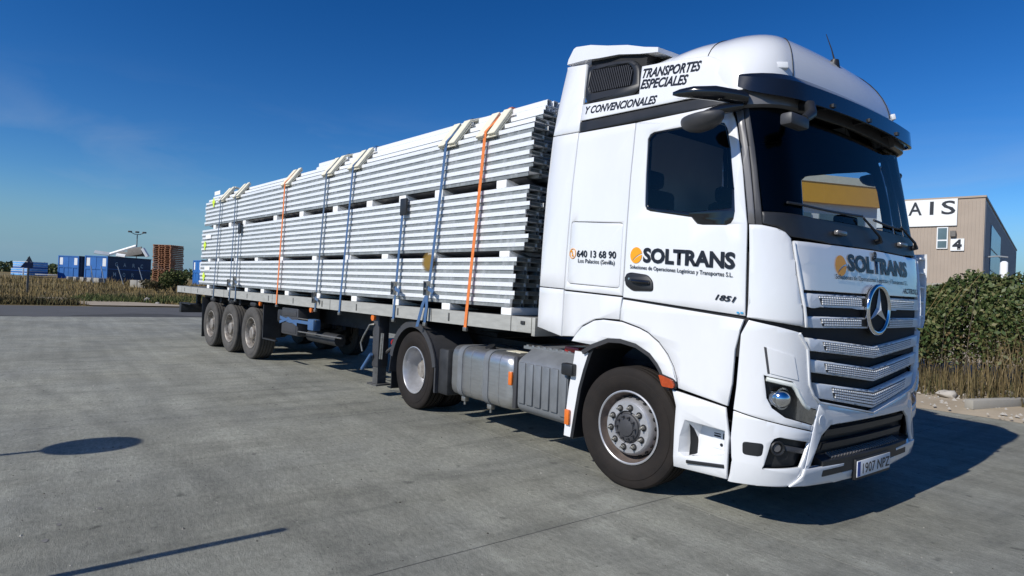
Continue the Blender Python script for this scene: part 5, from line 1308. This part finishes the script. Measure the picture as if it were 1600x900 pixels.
# stack of pallets
def ordinal(i): return ['topmost', 'second from the top', 'third from the top', 'fourth from the top', 'fifth from the top', 'sixth from the top', 'seventh from the top', 'eighth from the top', 'ninth from the top', 'tenth from the top', 'eleventh from the top', 'twelfth from the top', 'thirteenth from the top', 'fourteenth from the top', 'fifteenth from the top', 'sixteenth from the top', 'seventeenth from the top', 'eighteenth from the top', 'nineteenth from the top', 'twentieth from the top', 'lowest'][i]
bm = NB(); PWd = 1.75
for k in range(7): box(bm, (-PWd, .03+k*(PWd-.2)/6, .125), (0, .16+k*(PWd-.2)/6, .150))
for x in (-PWd, -PWd/2-.05, -.10): box(bm, (x, 0, .100), (x+.10, PWd, .123))
for x in (-PWd, -PWd*.67-.06, -PWd*.33-.06, -.12): box(bm, (x, .01, .024), (x+.12, PWd-.01, .099))
for x in (-PWd, -PWd/2-.05, -.10): box(bm, (x, 0, 0), (x+.10, PWd, .022))
plm = finish(bm, 'wooden_pallet', 0); NP = 21
pc = Vector((-58.81, 3.58, 0))
for i in range(NP):
    o = link('wooden_pallet', plm, 'wood'); o.location = (pc.x+rg.uniform(-.04, .04), pc.y+rg.uniform(-.04, .04), .78+.168*(NP-1-i)); o.rotation_euler = (0, 0, radians(45)+rg.uniform(-.015, .015))
    tag(o, 'brown wooden pallet, '+ordinal(i)+' of the tall stack', 'pallet', 'pallets in the tall stack')
# pile wrapped in pale blue film
c = Vector((-81.39, -8.12, 0)); root = tag(empty('board_pile', (c.x+1.2, c.y+.6, .85), radians(-52)), 'flat pile of boards in pale blue film at the left edge', 'pile')
for k in range(6):
    bm = NB(); o_ = .25 if k >= 3 else 0; box(bm, (-2.2, -1.25+o_, .05+.245*k), (0, 1.05, .05+.245*k+.20), .03); obj('board_pack', bm, 'paleblue' if k % 2 == 0 or k == 5 else 'cblue', root)
    bm = NB(); box(bm, (-2.2, -1.24+o_, .05+.245*k+.20), (.01, 1.04, .05+.245*k+.243)); obj('batten', bm, 'signwhite', root)
for k in range(2):
    c = Vector((-75.62+.27*k, -7.10+.36*k, 0)); bm = NB(); box(bm, (-.06, -.06, 0), (.06, .06, 1.05), .01); o = obj('white_post', bm, 'signwhite'); o.location = (c.x, c.y, .72); tag(o, ['short white post right beside the pale blue pile', 'short white post, right one of two by the blue pile'][k], 'post', 'white posts by the blue pile')
bm = NB(); a = Vector((-77.22, -5.91, 0)); b_ = Vector((-76.26, -4.64, 0))
box(bm, (-1.1, -.9, 0), (1.1, .9, .10), .02); o = obj('white_board', bm, 'signwhite'); o.location = ((a.x+b_.x)/2, (a.y+b_.y)/2, 1.02); tag(o, 'low white board lying left of the blue containers', 'board')
# low pale kerb blocks in front of the containers
for k, (bx_, by_) in enumerate(((-65.29, -3.37), (-64.18, -2.88), (-63.07, -2.41), (-61.96, -1.94), (-60.87, -1.49), (-54.73, .68), (-53.89, 1.12))):
    c = Vector((bx_, by_, 0)); bm = NB(); box(bm, (-.35, -.34, 0), (.35, .34, .62), .03); o = obj('concrete_block', bm, 'precast'); o.location = (c.x, c.y, .45); o.rotation_euler = (0, 0, radians(8)+.1*k)
    tag(o, ['leftmost', 'second from left', 'third from left', 'fourth from left', 'fifth from left', 'second from right', 'rightmost'][k]+' of the low concrete blocks before the blue containers', 'concrete block', 'concrete blocks before the containers')
for k, (p0, p1) in enumerate((((-59.26, -2.01, .55), (-59.43, -2.24, 2.11)), ((-57.49, -1.32, .55), (-57.71, -1.62, 2.08)), ((-55.35, -.14, .5), (-55.70, -.61, 2.13)), ((-54.35, 1.19, .5), (-54.66, .76, 2.10)))):
    a = Vector(p0); b_ = Vector(p1); bm = NB(); tube(bm, [Vector((0, 0, 0)), b_-a], .035, 6); o = obj('leaning_stake', bm, 'panelgrey'); o.location = a
    tag(o, ['thin stake leaning before the doors of the lettered container', 'thin stake at the corner of the lettered container', 'thin stake leaning between the letters of the shaded container side', 'thin stake leaning nearest the pallet stack'][k], 'stake', 'stakes leaning before the containers')
# floodlight mast
c = Vector((-95.65, 4.53, 0)); root = tag(empty('floodlight_mast', (c.x, c.y, .9), 0), 'tall mast with floodlights rising behind the scrap heap', 'light mast')
bm = NB(); tube(bm, [(0, 0, 0), (0, 0, 6.1)], .06, 8); obj('pole', bm, 'steelgrey', root)
bm = NB(); tube(bm, [(0, -.8, 6.35), (0, -.3, 6.1), (0, .3, 6.1), (0, .8, 6.35)], .05, 6); obj('arm', bm, 'steelgrey', root)
for y in (-.85, .0, .85):
    bm = NB(); box(bm, (-.16, y-.26, 6.30), (.16, y+.22, 6.52), .04); obj('floodlight', bm, 'steelgrey', root)
# sign post seen from behind
c = Vector((-39.72, -5.98, 0)); root = tag(empty('road_sign', (c.x, c.y, .06), radians(6)), 'grey road sign seen from behind on a post at the left', 'road sign')
bm = NB(); box(bm, (-.05, -.05, 0), (.05, .05, 2.2), .01); obj('post', bm, 'steelgrey', root)
bm = NB(); extrude_poly(bm, [(-.14, 1.95), (.17, 1.95), (.02, 2.28)], 'x', .05, .07); obj('triangle_plate', bm, 'steelgrey', root)
bm = NB(); extrude_poly(bm, [(-.36, 1.62), (.05, 1.60), (.20, 1.60), (.20, 1.93), (-.16, 1.93)], 'x', .052, .072); obj('lower_plate', bm, 'navy', root)
# bush beside the pallets and loose stones
def bush(name, label, cx, cy, z0, rx, ry, h, n, size, m='leaf', stems=10, cat='bush'):
    root = tag(empty(name, (cx, cy, z0), 0), label, cat)
    V, Fc = [], []
    lob = [(rg.uniform(-.6, .6)*rx, rg.uniform(-.6, .6)*ry, rg.uniform(.35, .85)*h, rg.uniform(.35, .6)) for _ in range(9)]
    def sp():
        l = rg.choice(lob); u = Vector((rg.gauss(0, 1), rg.gauss(0, 1), rg.gauss(0, 1))).normalized()*rg.random()**.4
        return l[0]+u.x*rx*l[3], l[1]+u.y*ry*l[3], max(.03, l[2]+u.z*h*l[3]*.6)
    leaf_cloud(n, sp, size, V, Fc, .8); mesh_from('foliage', V, Fc, m, root)
    bm = NB()
    for _ in range(stems):
        a = rg.uniform(0, 6.28); tube(bm, [(0, 0, 0), (cos(a)*rx*.3, sin(a)*ry*.3, h*.5), (cos(a)*rx*.6, sin(a)*ry*.6, h*.9)], [.02, .014, .006], 5)
    obj('stems', bm, 'bark', root); return root
c = Vector((-47.26, 2.28, 0)); bush('bush', 'green bush growing in front of the pallet stack', c.x, c.y, .4, 1.2, 1.2, 1.5, 2600, .075, 'greengrass')
c = Vector((-46.9, 1.1, 0)); bush('bush', 'small brownish bush left of the pallet stack foot', c.x, c.y, .35, .9, 1.0, .8, 1200, .07, 'weeds')
def stone(label, x, y, z, s, m='stone'):
    bm = NB(); bmesh.ops.create_icosphere(bm, subdivisions=2, radius=1)
    for v in bm.verts:
        k = .75+.3*sin(v.co.x*4+x)*cos(v.co.y*3+y)+rg.uniform(-.06, .06); v.co = Vector((v.co.x*s*1.25*k, v.co.y*s*k, v.co.z*s*.7*k))
    o = obj('stone', bm, m, smooth=60); o.location = (x, y, z+s*.3); tag(o, label, 'stone', 'stones beside the yard'); return o
c = Vector((-35.74, -0.7, 0)); stone('pale round stone by the dirt path near the trailer tail', c.x, c.y, .03, .30)
c = Vector((-34.23, -0.36, 0)); stone('small pale stone right of the round stone by the path', c.x, c.y, .02, .13)
c = Vector((-52.9, -6.86, 0)); stone('pale stone in the grass near the road sign', c.x, c.y, .30, .22)

# ---- right side: soil strip, broken kerb, dry stalks, brambles
bm = NB(); R_ = []
for i in range(61):
    x = -40+90*i/60; e = 6.12+.10*sin(x*1.7)+.06*sin(x*4.1); R_.append([(x, e, .002), (x, e+.25, .05+.02*sin(x*3)), (x, 7.4, .10+.03*sin(x*2.2)), (x, 9, .22), (x, 14, .35), (x, 40, .5)])
loft(bm, R_, close_u=False, caps=False); so = obj('soil_verge', bm, 'soil'); tag(so, 'sandy soil verge behind the truck', 'verge', kind='structure')
for k, (a, b) in enumerate((((.18, 6.45), (.62, 7.45)), ((.68, 7.5), (1.5, 8.35)))):
    d = Vector((b[0]-a[0], b[1]-a[1], 0)); L = d.length; bm = NB(); box(bm, (0, -.075, 0), (L, .075, .15), .015); o = obj('kerb_stone', bm, 'precast'); o.location = (a[0], a[1], .06); o.rotation_euler = (0, radians(-1.5), atan2(d.y, d.x))
    tag(o, ['broken kerb stone lying slantwise on the sandy verge', 'kerb stone continuing the slanted line at the right edge'][k], 'kerb stone', 'kerb stones on the verge')
V, Fc = [], []
for _ in range(900):   # gravel and rubble
    x = rg.uniform(-8, 6); y = 6.2+rg.random()**1.3*2.2; s = rg.uniform(.008, .04); z = .06+.05*(y-6.2); i = len(V); h = s*rg.uniform(.5, .9)
    q = [(x+s*cos(a)*rg.uniform(.7, 1.3), y+s*sin(a)*rg.uniform(.7, 1.3)) for a in (0, 1.57, 3.14, 4.71)]
    V += [(p[0], p[1], z-.01) for p in q]+[(x, y, z+h)]; Fc += [(i, i+1, i+4), (i+1, i+2, i+4), (i+2, i+3, i+4), (i+3, i, i+4)]
o = mesh_from('gravel', V, Fc, 'stone'); tag(o, 'loose gravel and rubble on the sandy verge', 'gravel', kind='stuff')
stone('flat pale rubble piece under the brambles beside the truck front', -.35, 7.25, .10, .15)
stone('small pale rubble piece left of the slanted kerb stone', .05, 6.95, .08, .09)
stone('pale rubble piece behind the slanted kerb stone', .3, 8.0, .16, .12)
def sp_stalk():
    x = rg.uniform(-9, 7); y = 7.35+rg.random()**1.2*1.7; return x, y, .10, .75+.35*sin(x*2.1)+.2*(y-7.3)
grass('dry_stalks', 'tall dry stalks standing before the brambles', 'stalk', 5600, sp_stalk, .45, 1.25, .006, .2)
def sp_low():
    x = rg.uniform(-9, 7); y = 7.2+rg.random()*1.6; return x, y, .09, 1
grass('dry_tufts', 'low withered tufts at the foot of the brambles', 'weeds', 5200, sp_low, .12, .5, .008, .5)
root = tag(empty('bramble_hedge', (0, 9.6, .2), 0), 'thick green bramble hedge behind the truck front', 'hedge')
V, Fc = [], []
def top(x, y): return 2.02+.14*sin(x*1.1+.5)+.10*sin(x*2.7+y)+.07*sin(x*6.1)-.10*max(0, x-.2)
lobes = [(rg.uniform(-7, 7), rg.uniform(8.3, 10.8), rg.uniform(.25, .5)) for _ in range(300)]
def sp_br():
    lx, ly, lr = rg.choice(lobes); lz = rg.uniform(.75, 1)
    u = Vector((rg.gauss(0, 1), rg.gauss(0, 1), rg.gauss(0, 1))).normalized()*rg.random()**.33*lr
    x, y = lx+u.x, ly+u.y; t = top(x, y); front = min(1, max(0, (y-8.05)/.9))
    z = .35+(t-.35)*(.45+.55*front)*rg.random()**.62+u.z*.16
    return x, y-9.6, z
leaf_cloud(95000, lambda: sp_br(), .043, V, Fc, .9); mesh_from('foliage', V, Fc, 'leaf', root)
V, Fc = [], []
leaf_cloud(11000, lambda: (lambda p: (p[0], p[1]-.12, p[2]*.62))(sp_br()), .03, V, Fc, .9); mesh_from('withered_leaves', V, Fc, 'leafdry', root)
bm = NB()
for _ in range(150):
    x = rg.uniform(-8, 7); y = rg.uniform(-1.4, 1.2); h = rg.uniform(1.0, 2.0); dx = rg.gauss(0, .3); tube(bm, [(x, y, -.1), (x+dx*.4, y-.08, h*.5), (x+dx, y-.2, h)], [.012, .009, .004], 4)
obj('canes', bm, 'bark', root)
V, Fc = [], []
for _ in range(60):
    x = rg.uniform(-1.5, 5); y = rg.uniform(-1.3, .6); h = rg.uniform(1.5, 2.1); l = rg.uniform(.25, .8); i = len(V); z = h-rg.uniform(.4, .8); w_ = .006
    V += [(x, y, z), (x+w_*2, y, z), (x+l+w_, y-.1, h+.1), (x+l, y-.1, h+.1)]; Fc.append((i, i+1, i+2, i+3))
tag(mesh_from('straw_stems', V, Fc, 'drygrass', root), None, kind='stuff')

# ---- warehouse behind the hedge
A_ = Vector((-10.06, 43.32, 0)); Bf = Vector((-13.92, 42.52, 0)); Rt = Vector((-15.9, 69.5, 0))
uf = (Bf-A_).normalized(); nf = Vector((-uf.y, uf.x, 0)); 
if nf.y > 0: nf = -nf
ur = -nf
WH = tag(empty('warehouse', (A_.x, A_.y, 0), 0), 'beige corrugated warehouse with large white sign and number four', 'building')
def FB(u, v, h=0.0): return uf*u+nf*h+Vector((0, 0, v))         # front: u to the left of the corner
def SB(u, v, h=0.0): return ur*u-uf*h+Vector((0, 0, v))         # side wall: u away from the corner
def slab(name, fn, u0, u1, v0, v1, h0, h1, m, par):
    bm = NB(); c = [fn(u, v, h) for h in (h0, h1) for u, v in ((u0, v0), (u1, v0), (u1, v1), (u0, v1))]; vv = [bm.verts.new(p) for p in c]
    for q in ((0, 1, 2, 3), (7, 6, 5, 4), (0, 4, 5, 1), (1, 5, 6, 2), (2, 6, 7, 3), (3, 7, 4, 0)): bm.faces.new([vv[i] for i in q])
    return obj(name, bm, m, par, smooth=0)
HW = 8.93
fw = slab('front_wall', FB, 0, 11, 0, HW, -.3, 0, 'cream_wall', WH)
sw_ = slab('side_wall', SB, .01, 46, 0, HW-.05, -.3, -.004, 'grey_wall', WH)
bm = NB()
for i in range(54):
    u = .05+.2*i; a = [FB(u+d, .3, h) for d, h in ((0, 0), (.03, .012), (.09, .012), (.12, 0))]; b_ = [FB(u+d, HW-.2, h) for d, h in ((0, 0), (.03, .012), (.09, .012), (.12, 0))]
    loft(bm, [a, b_], close_u=False, caps=False)
tag(obj('cladding_ribs', bm, 'cream_wall', fw, smooth=0), None, kind='stuff')
bm = NB()
for i in range(150):
    u = .1+.3*i; a = [SB(u+d, .3, h) for d, h in ((0, 0), (.04, .04), (.12, .04), (.16, 0))]; b_ = [SB(u+d, HW-.3, h) for d, h in ((0, 0), (.04, .04), (.12, .04), (.16, 0))]
    loft(bm, [a, b_], close_u=False, caps=False)
tag(obj('cladding_ribs', bm, 'grey_wall', sw_, smooth=0), None, kind='stuff')
slab('coping', FB, -.06, 11, HW, HW+.12, -.36, .08, 'cream_wall', WH); slab('coping', SB, .09, 46, HW-.045, HW+.10, -.3, .06, 'grey_wall', WH)
slab('roof', SB, .3, 46, HW-.4, HW-.3, -11, -.31, 'grey_wall', WH)
sb = slab('sign_board', FB, 1.46, 10.4, 7.13, 8.93, .04, .12, 'signwhite', WH)
for ch, ua, ub in (('S', 1.56, 2.34), ('I', 2.77, 2.99), ('A', 3.43, 4.22)):
    lettering(ch, 'ink', sb, lambda u, v, h: FB(-u, v, .125+h*.2), -ub, -ua, 7.91, 7.91, .93, bold=.015)
wn = slab('window', FB, 1.92, 2.54, 5.59, 7.04, .03, .10, 'signwhite', WH)
slab('pane', FB, 1.98, 2.48, 6.21, 6.98, .09, .112, 'wglass', wn); slab('pane', FB, 1.98, 2.48, 5.65, 6.11, .09, .112, 'wglass', wn)
slab('vent_box', FB, 1.49, 1.79, 6.39, 6.77, .03, .3, 'steelgrey', WH)
nb = slab('number_board', FB, 1.02, 1.76, 5.45, 6.25, .04, .10, 'signwhite', WH)
lettering('4', 'ink', nb, lambda u, v, h: FB(-u, v, .105+h*.2), -1.66, -1.14, 5.55, 5.55, .64, bold=.05)
slab('light_strip', SB, 4.6, 14.7, 1.5, 7.6, .05, .10, 'blueglass', WH); slab('light_strip', SB, 14.8, 28.5, 2.6, 5.2, .05, .10, 'blueglass', WH)
for k in range(3): slab('glazing_bar', SB, 4.6, 14.7, 2.9+1.5*k, 2.97+1.5*k, .10, .14, 'panelgrey', WH)
slab('side_door', SB, 33, 35, .2, 2.9, .05, .12, 'steelgrey', WH)
bm = NB(); p = SB(1.0, 5.1, .05); tube(bm, [p, SB(1.0, 5.15, .7), SB(1.2, 5.1, 1.2)], .05, 6); obj('wall_lamp', bm, 'panelgrey', WH)
# low wall in front of the warehouse and a pale post
c = Vector((-8.82, 33.36, 0)); wl = tag(empty('garden_wall', (c.x, c.y, 0), 0), 'low pale concrete wall before the beige warehouse', 'wall')
for k in range(9):
    bm = NB(); 
    a = uf*(-5.2+k*1.6); vv = []
    for h0 in (0, .18):
        for s in (0, 1.58): 
            for z in (0, 3.0-.02*k): vv.append(bm.verts.new(a+uf*s+nf*h0+Vector((0, 0, z))))
    for q in ((0, 1, 3, 2), (4, 6, 7, 5), (0, 2, 6, 4), (1, 5, 7, 3), (0, 4, 5, 1), (2, 3, 7, 6)): bm.faces.new([vv[i] for i in q])
    obj('wall_panel', bm, 'precast', wl, smooth=0)
c = Vector((-6.04, 32.06, 0)); bm = NB(); rr = []
for z, s in ((0, .20), (1.0, .20), (2.0, .19), (2.9, .18), (3.3, .17), (3.95, .16), (4.02, .08)): rr.append([(s*cos(a)*(1+.06*sin(z*9+a*3)), s*.8*sin(a), z) for a in [2*pi*k/10 for k in range(10)]])
loft(bm, rr); o = obj('wrapped_post', bm, 'signwhite', smooth=50); o.location = (c.x, c.y, 0); tag(o, 'tall white wrapped post above the brambles at right', 'post')
# building with a yellow fascia, glimpsed through the cab
c0 = Vector((-8.28, 15.78, 0)); c1 = Vector((-6.71, 19.53, 0)); d = Vector((c1.x-c0.x, c1.y-c0.y, 0)); L = d.length; ux = d.normalized(); nn = Vector((ux.y, -ux.x, 0))
YB = tag(empty('fascia_building', (c0.x, c0.y, 0), 0), 'white building with yellow fascia glimpsed through the cab windows', 'building')
def YF(u, v, h=0.0): return ux*u+nn*h+Vector((0, 0, v))
slab('wall', YF, 0, L, 0, 5.22, -4, 0, 'wallwhite', YB); slab('fascia', YF, -.1, L, 5.22, 5.95, -4.1, .2, 'yellow', YB); slab('roof_edge', YF, -.12, L+.02, 5.95, 6.22, -4.12, .23, 'cream', YB)
for k in range(3): slab('window', YF, .35+1.15*k, 1.15+1.15*k, 3.9, 4.85, .0, .05, 'wglass', YB)

# ---- posts outside the view whose shadows fall into it
rs = tag(empty('round_sign', (-3.29, -7.65, 0), 0), 'round traffic sign on a post whose shadow falls on the yard', 'road sign')
bm = NB(); tube(bm, [(0, 0, 0), (0, 0, 2.55)], .03, 10); obj('post', bm, 'steel', rs)
bm = NB(); cyl(bm, (0, -.05, 2.30), (0, -.035, 2.30), .30, n=40); obj('sign_disc', bm, 'signwhite', rs)
bm = NB(); tube(bm, [(0, -.055, 2.30)]*0+[Vector((.262*cos(a), -.052, 2.30+.262*sin(a))) for a in [2*pi*k/40 for k in range(41)]], .02, 6); obj('sign_rim', bm, 'red', rs)
bm = NB(); tube(bm, [(0, 0, 0), (0, 0, 1.95)], .034, 12); o = obj('steel_post', bm, 'steel'); o.location = (-.45, -6.36, 0); tag(o, 'plain steel post whose slim shadow crosses the yard foreground', 'post')
